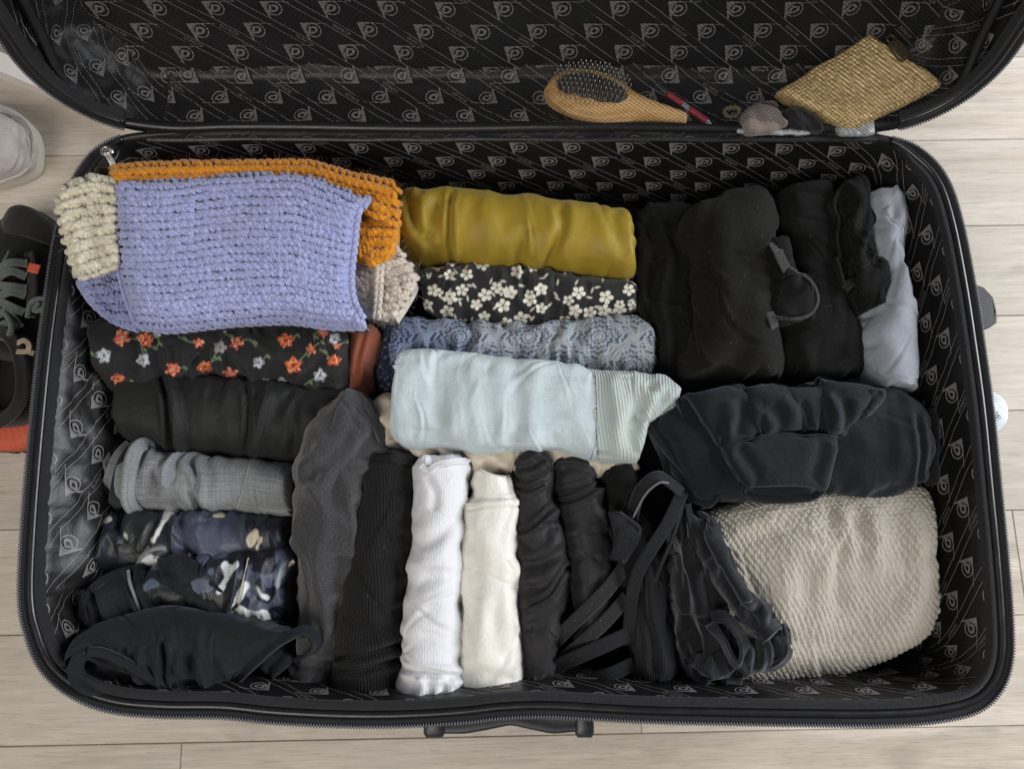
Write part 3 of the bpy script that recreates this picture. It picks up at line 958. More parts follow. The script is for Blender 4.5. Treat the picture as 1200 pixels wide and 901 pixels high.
def emblem():
    V, F = [], []
    def add(v, f):
        n = len(V); V.extend(v); F.extend([tuple(n + i for i in t) for t in f])
    cx, cy, R1, R0 = 0, 0, .0064, .0054
    a = np.linspace(0, 2 * np.pi, 29)
    add([(cx + r * math.cos(t), cy + r * math.sin(t)) for t in a for r in (R0, R1)], [(2 * i, 2 * i + 1, 2 * i + 3) for i in range(28)] + [(2 * i, 2 * i + 3, 2 * i + 2) for i in range(28)])
    c = (-.0098, .0064)
    arc = [(.0066 * math.cos(t), .0066 * math.sin(t)) for t in np.radians(np.linspace(97, 222, 12))]
    fan = [(-.001, .0066)] + arc + [(-.0045, -.0090), (-.0056, -.0088)]
    add([c] + fan, [(0, i + 1, i + 2) for i in range(len(fan) - 1)])
    add([(-.001, .0066), (-.001, .0060), (.0135, .0052), (.0125, .0057)], [(0, 1, 2), (0, 2, 3)])
    tv, tf = text_tris("D", .0084, .25, .00045)
    tv = tv - tv.mean(0)
    add([(x * 1.25, y) for x, y in tv], [tuple(t) for t in tf])
    return np.array(V), np.array(F)


EV, EF = emblem(); EV = EV * 1.06
TV, TF = text_tris("DUNLOP", .0040)
LA, LB = .0485, np.array([.0285, -.0205])                 # lattice: across, and down along the bands
LBn = LB / np.linalg.norm(LB); LBp = np.array([-LBn[1], LBn[0]])


def print_on(name, fmap, u0, u1, v0, v1, par, mat=M_PRINT, lift=.0005, wave=None):
    """Lays the printed pattern over (u, y) with y up; fmap(u, v, lift) with v = -y."""
    b = Bag()
    items = []
    nb = int((v1 - v0) / abs(LB[1])) + 4
    for m_ in range(-2, nb):
        for n_ in range(int(u0 / LA) - nb, int(u1 / LA) + nb):
            o = np.array([n_ * LA, -v0]) + m_ * LB + np.array([.012, .004])
            if u0 - .02 < o[0] < u1 + .02 and v0 - .02 < -o[1] < v1 + .02:
                items.append((EV + o, EF))
                o2 = o + np.array([LA * .5, .0]) + LB * (.5 if n_ % 2 else 0)
                if m_ % 2 == 0:
                    t = o2[None] + TV[:, 0:1] * LBn + TV[:, 1:2] * LBp
                    items.append((t, TF))
    for n_ in range(int(u0 / LA) - nb, int(u1 / LA) + 2):
        for sgn in (-1, 1):
            c0 = np.array([n_ * LA + .012 + LA * .5, -v0 + .004]) + LBp * sgn * .0033
            k = np.arange(-14, int((v1 - v0) / .0035) * 2 + 14) * .0035
            p = c0 + k[:, None] * LBn
            q = np.empty((2 * len(k), 2)); q[0::2] = p - LBp * .00027; q[1::2] = p + LBp * .00027
            f = np.array([(2 * i, 2 * i + 1, 2 * i + 3) for i in range(len(k) - 1)] + [(2 * i, 2 * i + 3, 2 * i + 2) for i in range(len(k) - 1)])
            items.append((q, f))
    for V2, F2 in items:
        ok = (V2[:, 0] > u0) & (V2[:, 0] < u1) & (-V2[:, 1] > v0) & (-V2[:, 1] < v1)
        F2 = F2[ok[F2].all(1)]
        if not len(F2): continue
        used = np.unique(F2); re = np.full(len(V2), 0); re[used] = np.arange(len(used))
        b.add(fmap(V2[used, 0], -V2[used, 1], lift), re[F2])
    o = b.build(name, mat, par, smooth=False); o['kind'] = 'stuff'
    return o


print_on("lining_print", lambda u, v, l: body_sheet(u, v, l), 0, PER, .0015, .16, body)
print_on("lid_wall_print", lambda u, v, l: lid_sheet(u, v, l), 0, PERL, .001, .075, lid)
print_on("lid_panel_print", lambda u, v, l: lid_panel(u, .34 - v, l + .0004), -HWL + .02, HWL - .02, .0, .33, lid)
M_PRINT2 = plain("dimmed_print", (.085, .08, .08), .6, .3, noise=.3, nscale=160)  # lining print darkened in colour to offset grazing light on the hinge
print_on("hinge_print", hinge_map, -.30, .32, .003, .0185, suitcase, mat=M_PRINT2, lift=.0006)

# ------------------------------------------------------------------ net pocket across the lid
M_NET = plain("net_thread", (.013, .013, .014), .5, .4, noise=.1)


def net_d(x, r):
    d = np.interp(r, [0, .004, .02, .05, .09, .14, .40], [.001, .001, .003, .009, .018, .026, .036])
    return d - .014 * np.exp(-((x - .30) / .085) ** 2 - ((r - .02) / .032) ** 2) - .006 * np.exp(-((x - .08) / .07) ** 2 - ((r - .02) / .02) ** 2) + .0012 * perlin(x / .05, r / .05, 6)


NX, NR0, NR1 = .374, .003, .30
b = Bag(); VN = []; FN = []; cnt = 0
for sl, pit, wd_ in ((-.62, .0023, .00021), (1.15, .0036, .00009)):
    L_ = (NR1 - NR0)
    c0 = np.arange(-NX - abs(L_ / sl), NX + abs(L_ / sl), pit / abs(math.sin(math.atan(sl))))
    r = np.linspace(NR0, NR1, 64)
    X = c0[:, None] + (r[None] - NR0) / sl
    ln = math.hypot(1, sl); px_, pr_ = -sl / ln * wd_, 1 / ln * wd_
    for xs in X:
        cxx, crr = np.maximum(np.abs(xs) - (NX - .075), 0), np.maximum(.078 - r, 0)
        ok = (np.abs(xs) < NX) & (np.hypot(cxx, crr) < .075)
        if ok.sum() < 2: continue
        xs_, rs_ = xs[ok], r[ok]
        wig = .0004 * np.sin(rs_ * 900 + xs_ * 300)
        a = lid_pt(xs_ + px_ + wig, rs_ + pr_, net_d(xs_, rs_)); c = lid_pt(xs_ - px_ + wig, rs_ - pr_, net_d(xs_, rs_))
        n = len(xs_)
        VN.append(np.stack([a, c], 1).reshape(-1, 3))
        i = np.arange(n - 1) * 2 + cnt
        FN.append(np.stack([i, i + 1, i + 3, i + 2], 1)); cnt += 2 * n
net = mesh("net_pocket", np.vstack(VN), np.vstack(FN), M_NET, lid); net['kind'] = 'stuff'
M_BIND = plain("net_binding", (.011, .011, .012), .38, .5, noise=.2, nscale=80, bump=.0005)
xb = np.linspace(-NX, NX, 30)
path = [lid_pt(-NX - .002, r, net_d(-NX, r)) for r in np.linspace(.34, .05, 10)] + [lid_pt(-NX + .006, .030, .010), lid_pt(-NX + .022, .012, .005)] + \
       [lid_pt(x, .0045 + .0012 * math.sin(x * 21), .002) for x in np.linspace(-NX + .07, NX - .07, 12)] + [lid_pt(NX - .022, .012, .005), lid_pt(NX - .006, .030, .010)] + \
       [lid_pt(NX + .002, r, net_d(NX, r)) for r in np.linspace(.05, .34, 10)]
tube("net_binding", np.array(path), .0042, M_BIND, lid, n=200, sides=10)

# ------------------------------------------------------------------ handles and zip pull
hd = Bag()
h0 = A([(527, 846), (548, 841), (575, 836), (640, 834), (675, 838), (668, 841), (655, 845)], .150)
bx, by = at(505, 850, .155), at(690, 850, .155)
cx = (bx + by) / 2
strap_pts = A([(516, 846), (545, 843), (575, 838), (600, 835), (622, 838), (648, 843), (676, 845)], .170)
handle = strip("carry_handle", strap_pts, [.016, .020, .020, .018, .020, .020, .014], .010, M_HARD, body, n=50)
for px_ in (510, 684):
    c = at(px_, 848, .168); bb = Bag(); box(bb, c + np.array([0, .004, 0]), (.0085 if px_ < 600 else .0075, 0, 0), (0, .0125, 0), (0, 0, .009), bev=.25); bb.build("handle_mount", M_HARD, body)
V = []; base = A([(1128, 330), (1154, 338), (1164, 349), (1168, 366), (1168, 378), (1160, 384), (1134, 392)], .178)
bb = Bag(); n = len(base)
lay = np.vstack([base - np.array([0, 0, .03]), base + np.array([0, 0, .0]), base * np.array([1, 1, 1]) + np.array([-.003, 0, .003])])
F = [(l * n + i, l * n + (i + 1) % n, (l + 1) * n + (i + 1) % n, (l + 1) * n + i) for l in (0, 1) for i in range(n)] + [(2 * n + i, 2 * n + i + 1, 2 * n + n - 2 - i, 2 * n + n - 1 - i) for i in range(3)]
bb.add(lay, F); bb.build("side_foot", M_HARD, body, smooth=False)
# zip slider at the far left corner
zs = empty("zipper_pull"); zs.parent = body
bb = Bag(); c = at(126, 178, .207); box(bb, c, (.0055, .001, 0), (-.0008, .0042, 0), (0, 0, .0025), bev=.4); bb.build("slider", M_METAL, zs)
ring_ = [c + np.array([.0035 * math.cos(a) + .0005, .0028 * math.sin(a), .0034]) for a in np.linspace(0, 6.28, 13)[:-1]]
tube("pull_ring", ring_, .0008, M_METAL, zs, n=24, sides=6, closed=True)
strip("pull_tab", np.array([c + np.array([.0015, -.003, .004]), at(131, 190, .208), at(134, 202, .205)]), [.0055, .0055, .0045], .0014, M_METAL, zs, n=12)

# upright joining seam of the far wall
k_ = np.where(opy < 260)[0]; k_ = k_[np.argmin(np.abs(opx[k_] - 596))]
vs = np.linspace(.002, .10, 24)
b = Bag(); q = body_sheet(np.full(24, peri[k_]), vs, .0003); b.add(*tubes(q[None], np.broadcast_to((0, -1.0, .2), q.shape)[None], np.full((1, 24), .0005), 6)); b.build("lining_seam", M_LIN, body)
# ------------------------------------------------------------------ garments: fabrics
M_OLIVE = fabric("olive_satin", lin(146, 121, 30), .54, .22, sheen_tint=(1, .86, .4), spec=.34, nap=.10, gbump=.12, grain=1800, var=.05, aniso=.3)
M_PRINTC = fabric("printed_viscose", rough=.75, sheen=.12, spec=.3, attr=True, gbump=.3, var=.06)
M_SATINP = fabric("printed_satin", rough=.46, sheen=.05, spec=.45, attr=True, gbump=.2, var=.06)
M_DENIM_P = fabric("pale_denim", lin(188, 200, 204), .85, .2, gbump=.5, slub=.05, var=.03)
M_RIB_P = fabric("pale_rib", lin(178, 188, 184), .88, .3, gbump=.5, rib=(.0026, 0, .00055), var=.04)
M_CREAMC = fabric("cream_cotton", lin(196, 184, 166), .8, .2, gbump=.4, var=.06)
M_TERRA = fabric("terracotta_cotton", lin(132, 72, 52), .8, .2, gbump=.4, var=.1)
M_BTROUS = fabric("black_sateen", (.0095, .0098, .0094), .66, .05, spec=.3, gbump=.3, var=.15, lint=.06)
M_GDENIM = fabric("grey_denim", lin(126, 128, 130), .85, .15, gbump=.5, slub=.26, mel=.14, mel_scale=500, var=.08)
M_DKTAPE = fabric("dark_hem", (.02, .021, .024), .8, .2, gbump=.6, mel=.4, mel_scale=500)
M_LEGG = fabric("black_jersey", (.0100, .0106, .0124), .70, .10, sheen_tint=(.8, .85, 1), gbump=.3, var=.15, lint=.05)
M_CHAR = fabric("charcoal_flannel", (.039, .038, .0405), .9, .34, gbump=1.0, mel=.55, mel_scale=680, var=.12, grain=1000)
M_BRIB = fabric("black_rib", (.0095, .009, .009), .75, .06, gbump=.4, rib=(.0023, 82, .0009), lint=.1)
M_WRIB = fabric("white_rib", lin(216, 216, 219), .8, .1, gbump=.3, rib=(.0022, 90, .00014), var=.02)
M_CREAMS = fabric("cream_sateen", lin(222, 219, 210), .5, .05, spec=.4, gbump=.15, var=.03)
M_SLICK = fabric("black_microfibre", (.0130, .0120, .0130), .60, .04, spec=.28, gbump=.25, var=.12)
M_VELV = fabric("black_velvet", (.0055, .0056, .0062), .85, .45, sheen_tint=(.64, .67, .75), spec=.1, gbump=.8, mel=.3, var=.35, vary_scale=60)
M_ELAST = fabric("black_elastic", (.0100, .0105, .0120), .62, .08, gbump=.5, rib=(.0016, 90, .0004), mel=.25, mel_scale=700)
M_STRAP = fabric("brushed_strap", (.016, .016, .0175), .85, .2, gbump=1.0, mel=.5, mel_scale=700, lint=.45)
M_SWEAT = fabric("black_fleece", (.0096, .0106, .0117), .84, .15, sheen_tint=(.80, .86, 1.0), gbump=.6, var=.15, lint=.05)
M_BCOT = fabric("black_cotton", (.0060, .0060, .0058), .85, .03, gbump=.6, var=.2, lint=.12)
M_BCOT2 = fabric("washed_black_cotton", (.0085, .0080, .0072), .88, .04, gbump=.6, var=.2, lint=.12)
M_LAV = fabric("lavender_grey_jersey", lin(150, 154, 164), .8, .25, gbump=.4, var=.05)
M_THREAD = plain("thread_dark", (.03, .03, .032), .7, .3)
M_THREAD_G = plain("thread_grey", (.16, .16, .17), .7, .3)
M_THREAD_C = plain("thread_cream", lin(222, 214, 196), .7, .3)
M_THREAD_N = plain("thread_navy", (.05, .07, .12), .7, .3)
M_CARD = plain("white_card", (.82, .82, .80), .6, .4, noise=.02)


def mixc(a, b, m): return a * (1 - m[..., None]) + np.asarray(b) * m[..., None]
def base_col(c, rgb): return np.broadcast_to(np.asarray(rgb, float), c.px.shape + (3,)).copy()


# ------------------------------------------------------------------ prints
def daisies(c):
    out = base_col(c, (.010, .010, .0105))
    r = np.random.RandomState(3)
    pts = []
    for k in range(900):
        p = np.array([r.uniform(495, 748), r.uniform(306, 384)])
        if all(np.hypot(*(p - q)) > 14.5 for q in pts): pts.append(p)
    for i, (x, y) in enumerate(pts):
        if i % 3 == 2: continue
        rad = r.uniform(6.5, 9.0); a0 = r.uniform(0, 6.28)
        for kx, ky, kr in ((0, 0, 1), ) if i % 4 else ((0, 0, 1), (r.uniform(-9, 9), r.uniform(-7, 7), .7)):
            X, Y = c.px - x - kx, (c.py - y - ky) / .92
            d = np.hypot(X, Y); a = np.arctan2(Y, X) + a0
            pet = rad * kr * (.40 + .60 * np.abs(np.cos(2.5 * a)) ** .55)
            m = sstep(.8, -.8, d - pet)
            m *= 1 - .8 * sstep(.9, .0, np.abs(np.abs(((a / (2 * np.pi / 5)) % 1) - .5) * d * 1.1)) * (d > 2.5)
            out = mixc(out, lin(222, 218, 204), m * .93)
            out = mixc(out, (.16, .15, .11), sstep(2.2, 1.2, d))
    for k in range(70):
        x, y, a = r.uniform(495, 745), r.uniform(308, 382), r.uniform(0, 3.14)
        X, Y = c.px - x, c.py - y
        u, v = X * math.cos(a) + Y * math.sin(a), -X * math.sin(a) + Y * math.cos(a)
        out = mixc(out, lin(205, 202, 188), sstep(1, -.4, np.hypot(u / 2.6, v / 1.0) - 1) * .85)
    return out


FLOWERS = [(143, 396, 10, 0, 1), (171, 398, 10.5, 1, 0), (138, 444, 8.5, 2, 0), (203, 433, 9, 0, 1), (240, 430, 9.5, 2, 0), (270, 438, 9, 1, 1), (277, 402, 8, 0, 2),
           (233, 402, 7, 2, 1), (335, 399, 10, 1, 0), (344, 428, 10.5, 0, 0), (391, 422, 9, 2, 0), (365, 409, 6, 0, 1), (395, 405, 5, 1, 1), (379, 389, 7, 0, 1),
           (168, 422, 8, 0, 3), (122, 417, 9, 0, 3), (303, 425, 7, 0, 3), (258, 407, 8, 0, 4), (264, 382, 7, 0, 3), (375, 440, 8, 0, 3), (392, 397, 7, 0, 3), (184, 391, 5, 0, 3),
           (310, 449, 6, 0, 4), (330, 448, 6, 0, 3)]


def wild_flowers(c):
    out = base_col(c, (.0105, .0105, .0112))
    pal = [(lin(222, 112, 62), lin(150, 40, 30), lin(240, 196, 160)), (lin(214, 96, 70), lin(236, 180, 150), lin(120, 30, 28)), (lin(168, 58, 52), lin(220, 120, 80), lin(232, 205, 190)),
           (lin(186, 190, 198), lin(122, 128, 136), lin(226, 226, 226)), (lin(150, 144, 140), lin(108, 104, 102), lin(190, 186, 180))]
    r = np.random.RandomState(9)
    for (x, y, rad, sh, p) in FLOWERS:
        a = r.uniform(0, 6.28); ln = r.uniform(14, 26); bend = r.uniform(-.6, .6)
        q = spline([(x, y), (x + ln * .5 * math.cos(a) + bend * 6, y + ln * .5 * math.sin(a)), (x + ln * math.cos(a + bend), y + ln * math.sin(a + bend))], 10)
        d, k = line_d(c, q)
        out = mixc(out, lin(128, 140, 108), sstep(1.1, .3, d) * .75)
        e = q[7]; X, Y = c.px - e[0] - 3, c.py - e[1]
        out = mixc(out, lin(104, 132, 92), sstep(1, .6, np.hypot((X + Y) / 6, (X - Y) / 2.6)) * .85)
        a0 = r.uniform(0, 6.28); X, Y = c.px - x, c.py - y
        d = np.hypot(X, Y * (1.0 + .15 * sh)); t = np.arctan2(Y, X) + a0
        nz = perlin(c.px / 4.0, c.py / 4.0, int(x) % 7)
        pet = rad * (.84 + .17 * np.cos(5 * t + .6 * np.sin(2 * t)) + .22 * nz)
        m = sstep(1.1, -.9, d - pet)
        c1, c2, c3 = pal[p]
        f = mixc(base_col(c, c1), c2, sstep(.1, .55, nz + .3 * np.cos(5 * t)))
        f = mixc(f, c3, sstep(.15, .5, perlin(c.px / 2.6, c.py / 2.6, int(y) % 5)) * .7)
        f = mixc(f, c2 * .7, sstep(rad * .34, rad * .12, d))
        out = out * (1 - m[..., None]) + f * m[..., None]
    return out


def tile_print(c):
    fade = sstep(470, 600, c.px + 18 * perlin(c.px / 40, c.py / 25, 3))
    out = mixc(base_col(c, lin(26, 37, 78)), lin(66, 77, 96), fade)
    light = mixc(base_col(c, lin(124, 136, 162)), lin(166, 171, 175), fade)
    u, v = (c.px - 455) + .15 * (c.py - 400), (c.py - 395) * 1.25
    m = np.zeros_like(u)
    for ox, oy in ((0, 0), (41, 44)):
        X = (u + ox) % 82 - 41; Y = (v + oy) % 88 - 44
        d = np.hypot(X, Y); t = np.arctan2(Y, X)
        for rr, w in ((38, 1.5), (34, .9), (27, 1.5), (19, 1.0), (12, 1.4)):
            m = np.maximum(m, sstep(w + .7, w - .5, np.abs(d - rr + 1.4 * np.sin(12 * t))))
        m = np.maximum(m, sstep(.30, .60, np.cos(16 * t) * np.cos(d * .9)) * (d < 33) * .9)
        m = np.maximum(m, sstep(4.6, 3.4, d))
        m = np.maximum(m, sstep(1.4, .6, np.abs(d - 6.5)))
        c2 = sstep(5.5, 4, np.hypot(X - 38, Y - 0)) + sstep(5.5, 4, np.hypot(X + 38, Y))
        m = np.maximum(m, np.clip(c2, 0, 1))
    m = np.maximum(m, sstep(.25, .6, perlin(c.px / 2.3, c.py / 2.3, 4)) * .6)
    m = np.maximum(m, sstep(.75, .95, np.cos(u * .8) * np.cos(v * .8)) * .6)
    return out * (1 - (m * .8)[..., None]) + light * (m * .8)[..., None]


def navy_small(c):
    out = base_col(c, lin(24, 30, 56))
    m = sstep(.22, .5, perlin(c.px / 3, c.py / 3, 8)) * sstep(.0, .3, np.cos(c.px * .55) * np.cos(c.py * .5) + .3)
    return mixc(out, lin(128, 138, 160), m * .75)


def blobs(c, spots, col, out, soft=1.2):
    for poly in spots:
        q = spline(poly, 30, True)
        d = poly_sd(c.px, c.py, q) + 1.2 * perlin(c.px / 7, c.py / 7, 5)
        out = mixc(out, col, sstep(soft, -soft, d))
    return out


def camo(c):
    out = base_col(c, lin(22, 26, 42))
    n = fbm(c.px / 34, c.py / 26, 2, 2)
    out = mixc(out, lin(78, 84, 102), sstep(.06, .12, n))
    out = mixc(out, lin(10, 11, 16), sstep(.26, .31, -n))
    W = lin(214, 217, 220)
    out = blobs(c, [[(252, 694), (258, 684), (263, 676), (259, 662), (264, 656), (271, 662), (279, 656), (279, 663), (272, 672), (266, 682), (262, 692), (257, 696)],
                    [(283, 684), (290, 681), (293, 687), (288, 694), (284, 701), (281, 708), (287, 712), (296, 716), (312, 715), (315, 726), (272, 722)],
                    [(300, 686), (308, 695), (316, 699), (313, 703), (304, 698)]], W, out)
    return blobs(c, [[(344, 655), (333, 660), (326, 672), (322, 684), (326, 689), (331, 676), (342, 663)]], lin(150, 156, 168), out)


def pyjama(c):
    out = base_col(c, lin(16, 20, 34))
    out = mixc(out, lin(70, 75, 92), sstep(198, 212, c.px) * (1 - sstep(284, 290, c.px)) * sstep(-.4, .3, perlin(c.px / 60, c.py / 60, 3) + .5))
    out = mixc(out, (.010, .011, .012), sstep(141, 146, c.px) * (1 - sstep(182, 187, c.px)))
    out = blobs(c, [[(192, 598), (206, 597), (199, 606), (191, 617), (185, 628), (180, 636), (176, 634), (184, 620), (190, 609)], [(120, 607), (130, 605), (131, 611), (121, 612)],
                    [(145, 624), (149, 627), (150, 632), (145, 629)], [(170, 650), (183, 652), (192, 655), (180, 664), (162, 662)]], lin(206, 206, 204), out)
    return blobs(c, [[(289, 636), (290, 628), (298, 620), (303, 623), (302, 632), (295, 641)], [(300, 640), (303, 632), (307, 629), (306, 636), (301, 644)], [(250, 603), (262, 601), (262, 606), (252, 606)]], lin(192, 182, 160), out)


# ------------------------------------------------------------------ top row, centre
g = roll("satin_garment", [(466, 224), (500, 226), (530, 222), (570, 225), (640, 231), (700, 240), (740, 249)], [(466, 296), (490, 309), (530, 313), (580, 318), (650, 322), (710, 331), (742, 334)],
         M_OLIVE, z=.135, hh=.046, ns=230, nt=130, cap=(.08, .05), capw=(.9, .94), bk=(.05,.01,.05,.008), seed=1,
         fx=[pinches(7, 80, 20, .035, .0010, .0022, 1), fold(80, .045, .0022, 3, 3), crease([(531, 222), (528, 250), (532, 312)], 3.2, 5, .6), crease([(545, 228), (538, 270), (536, 300)], 7, -2.5),
             crease([(474, 228), (486, 250), (496, 278)], 5, 5, .6), crease([(518, 230), (508, 258), (502, 290)], 6, 5.5, .7), crease([(497, 228), (500, 250), (499, 300)], 7, -3),
             crease([(655, 236), (658, 262), (652, 290), (640, 318)], 5, 3.6, .6), crease([(620, 262), (612, 300), (608, 318)], 7, 2.4, .5), crease([(672, 240), (676, 280), (668, 322)], 10, -2.4),
             crease([(715, 245), (722, 280), (738, 300)], 7, 2.6), crease([(560, 236), (575, 270), (570, 312)], 9, -2.0)])
tag(g.o, "mustard olive satin garment rolled along the far wall, right of the knitted blanket", "rolled garment", "rolled clothes in the suitcase")
stitches(g, [(528, 226), (526, 262), (530, 308)], M_OLIVE, 3.5, .3)

g = roll("daisy_print_garment", [(490, 316), (520, 310), (560, 309), (640, 317), (745, 334)], [(497, 366), (530, 380), (580, 386), (650, 384), (744, 372)], M_PRINTC, z=.122, hh=.040, ns=420, nt=150, cap=(.03, .05), bk=(.15,.05,.10), seed=2,
         fx=[pinches(14, 80, 25, .022, .0010, .0014, 2), fold(80, .03, .0014, 3, 9), crease([(528, 312), (524, 345), (532, 380)], 4, 4, .4), crease([(500, 340), (560, 352), (650, 347)], 8, 2.2), step([(524, 306), (520, 345), (527, 388)], 1, 3)], col=daisies)
tag(g.o, "black rolled garment printed with small white daisies, below the olive satin roll", "rolled garment", "rolled clothes in the suitcase")

g = roll("tile_print_garment", [(462, 374), (520, 373), (600, 379), (680, 373), (740, 371), (766, 386)], [(455, 432), (520, 440), (600, 446), (690, 450), (768, 440)], M_PRINTC, z=.118, hh=.040, ns=430, nt=150, cap=(.05, .05), bk=(.15,.08,.10), seed=3,
         fx=[pinches(14, 75, 30, .022, .0010, .0014, 3), fold(75, .028, .0016, 3, 14), crease([(545, 373), (556, 390), (540, 412)], 4, 4, .5), crease([(585, 375), (600, 386), (640, 376)], 5, 3, .5), crease([(520, 375), (535, 395), (538, 415)], 5, -2.5)], col=tile_print)
tag(g.o, "blue and grey garment rolled with a tile medallion print, behind the pale denim shirt", "rolled garment", "rolled clothes in the suitcase")
roll("sleeve", [(450, 376), (446, 410), (444, 450), (448, 480)], [(474, 378), (484, 410), (478, 450), (470, 476)], M_PRINTC, z=.112, hh=.026, ns=120, nt=70, bk=(.15,.25,.15,.005), seed=4, col=navy_small, parent=g.o,
     fx=[fold(10, .02, .002, 3, 4), crease([(462, 380), (458, 420), (462, 470)], 4, 4)])

# pale denim shirt with cream garment beneath
g = roll("cream_garment", [(434, 484), (452, 462), (500, 470), (600, 486), (700, 500), (748, 520)], [(446, 522), (480, 533), (540, 548), (610, 566), (690, 556), (748, 552)], M_CREAMC, z=.130, hh=.034, ns=200, nt=110, sq=2.6, bk=(.25,.2,.15), seed=5,
         fx=[pinches(14, 60, 40, .025, .0012, .0015, 4), fold(60, .03, .003, 2.5, 5), crease([(440, 490), (452, 505), (456, 528)], 5, 4), crease([(462, 470), (447, 500), (470, 520)], 5, -4), crease([(545, 532), (560, 545), (590, 540)], 4, 4), crease([(470, 524), (490, 531), (520, 536)], 3, 2.5),
             crease([(555, 555), (575, 540), (605, 548)], 5, -3)])
tag(g.o, "crumpled cream cotton garment peeking out under the pale blue denim shirt", "garment")
g = roll("denim_shirt", [(467, 411), (500, 409), (540, 412), (600, 416), (650, 423), (694, 432)], [(459, 502), (468, 514), (490, 523), (540, 528), (600, 529), (650, 530), (694, 540)], M_DENIM_P, z=.156, hh=.031, ns=230, nt=120, sq=3.4, cap=(.02, .0), capw=(.99, 1), bk=(.09,.05,.12,.008), seed=6, wob=1.0,
         fx=[pinches(16, 85, 25, .028, .0009, .0015, 5), fold(85, .05, .0016, 3, 6), lump(.07, .002, 3), crease([(510, 470), (515, 495), (512, 510)], 8, 3), crease([(505, 450), (530, 440), (560, 455)], 14, 3, .2), crease([(470, 423), (540, 428), (600, 432), (690, 446)], 6, 1.6), crease([(560, 418), (556, 470), (563, 526)], 8, -1.6),
             crease([(600, 416), (608, 470), (600, 526)], 8, 1.6), crease([(632, 425), (622, 480), (628, 528)], 9, -1.8), crease([(480, 508), (500, 505), (530, 518)], 6, 2.4), crease([(675, 470), (640, 490), (600, 500)], 9, 1.6)])
tag(g.o, "pale blue denim shirt folded wide with a ribbed hem, in the middle", "denim shirt")
stitches(g, [(470, 414), (464, 450), (462, 500)], M_THREAD_C, 3, .25)
hem = roll("ribbed_hem", [(690, 431), (720, 433), (750, 435), (780, 441), (797, 455)], [(694, 541), (720, 545), (746, 543), (752, 500), (797, 466)], M_RIB_P, z=.155, hh=.032, ns=130, nt=100, sq=2.7, cap=(0, .1), capw=(1, .9), bk=(.08,.05,.06), seed=7, parent=g.o, wob=.6,
           fx=[crease([(745, 540), (742, 505), (752, 482)], 7, 4), crease([(775, 472), (770, 455), (760, 445)], 5, 3.5), crease([(720, 436), (726, 490), (720, 542)], 8, -2), crease([(750, 488), (770, 478), (790, 470)], 6, -3)])
stitches(g, [(692, 433), (700, 450), (703, 480), (700, 512), (692, 538)], M_THREAD_N, 3, .45)
q, nn = on(g, [(690, 433), (698, 450), (701, 480), (698, 512), (690, 538)], .0003, 30)

g = roll("terracotta_garment", [(412, 384), (410, 420), (411, 450), (424, 474), (432, 500)], [(444, 384), (443, 410), (438, 440), (434, 466), (448, 496)], M_TERRA, z=.125, hh=.03, ns=110, nt=70, sq=2.6, bk=(.1,.1,.1), seed=8, fx=[crease([(428, 386), (424, 410), (417, 440)], 2.5, 4), fold(10, .02, .0015, 4, 2)])
tag(g.o, "terracotta brown cotton garment showing as a narrow strip beside the flower print roll", "garment")

# ------------------------------------------------------------------ left column
g = roll("flower_print_garment", [(117, 378), (160, 362), (230, 358), (320, 360), (412, 376)], [(122, 440), (134, 456), (180, 450), (225, 446), (262, 440), (300, 448), (350, 455), (412, 462)], M_PRINTC, z=.138, hh=.042, ns=460, nt=160, cap=(.05, .04), bk=(.18,.08,.15,.007), seed=9,
         fx=[pinches(18, 70, 30, .022, .0011, .0014, 6), fold(70, .035, .0016, 3, 19), crease([(155, 386), (160, 410), (150, 446)], 7, 4, .5), crease([(192, 388), (186, 420), (196, 446)], 7, 3.5, .6), crease([(222, 444), (208, 425), (204, 400)], 6, 4), crease([(218, 436), (240, 415), (262, 385)], 5, 4, .6),
             crease([(236, 384), (214, 405), (216, 440)], 9, -3), crease([(352, 444), (370, 425), (392, 400), (412, 395)], 5, 4.5, .6), crease([(300, 388), (310, 420), (290, 444)], 10, -2)], col=wild_flowers)
tag(g.o, "black rolled garment printed with orange and white wild flowers, under the knitted blanket", "rolled garment", "rolled clothes in the suitcase")

g = roll("black_trousers", [(146, 452), (165, 440), (230, 436), (300, 440), (360, 446), (420, 462)], [(146, 505), (160, 520), (220, 531), (300, 540), (350, 544), (395, 530)], M_BTROUS, z=.124, hh=.046, ns=220, nt=120, cap=(.06, .06), bk=(.11,.02,.06,.007), seed=10,
         fx=[pinches(7, 85, 15, .025, .0007, .0014, 7), fold(85, .035, .0012, 3, 24), crease([(188, 440), (194, 470), (204, 528)], 3, 5, .9), crease([(200, 440), (205, 470), (214, 530)], 4, -4), step([(206, 436), (210, 480), (222, 532)], -1, 2.5),
             crease([(287, 444), (290, 490), (286, 536)], 3, 3.5, .7), crease([(318, 446), (306, 490), (296, 538)], 8, -3), crease([(340, 450), (344, 490), (340, 540)], 5, 3), crease([(352, 452), (372, 480), (400, 500)], 8, 4)])
tag(g.o, "plain black trousers rolled with visible side seams, below the flower print roll", "rolled garment", "rolled clothes in the suitcase")
for pts in ([(209, 442), (213, 480), (221, 528)], [(312, 449), (303, 490), (293, 535)], [(321, 450), (311, 492), (301, 537)], [(343, 455), (340, 490), (330, 535)]):
    stitches(g, pts, M_THREAD, 3.0, .42)
seam(g, [(317, 448), (307, 490), (297, 538)], 9, 1.6, M_BTROUS, 'flat_seam')

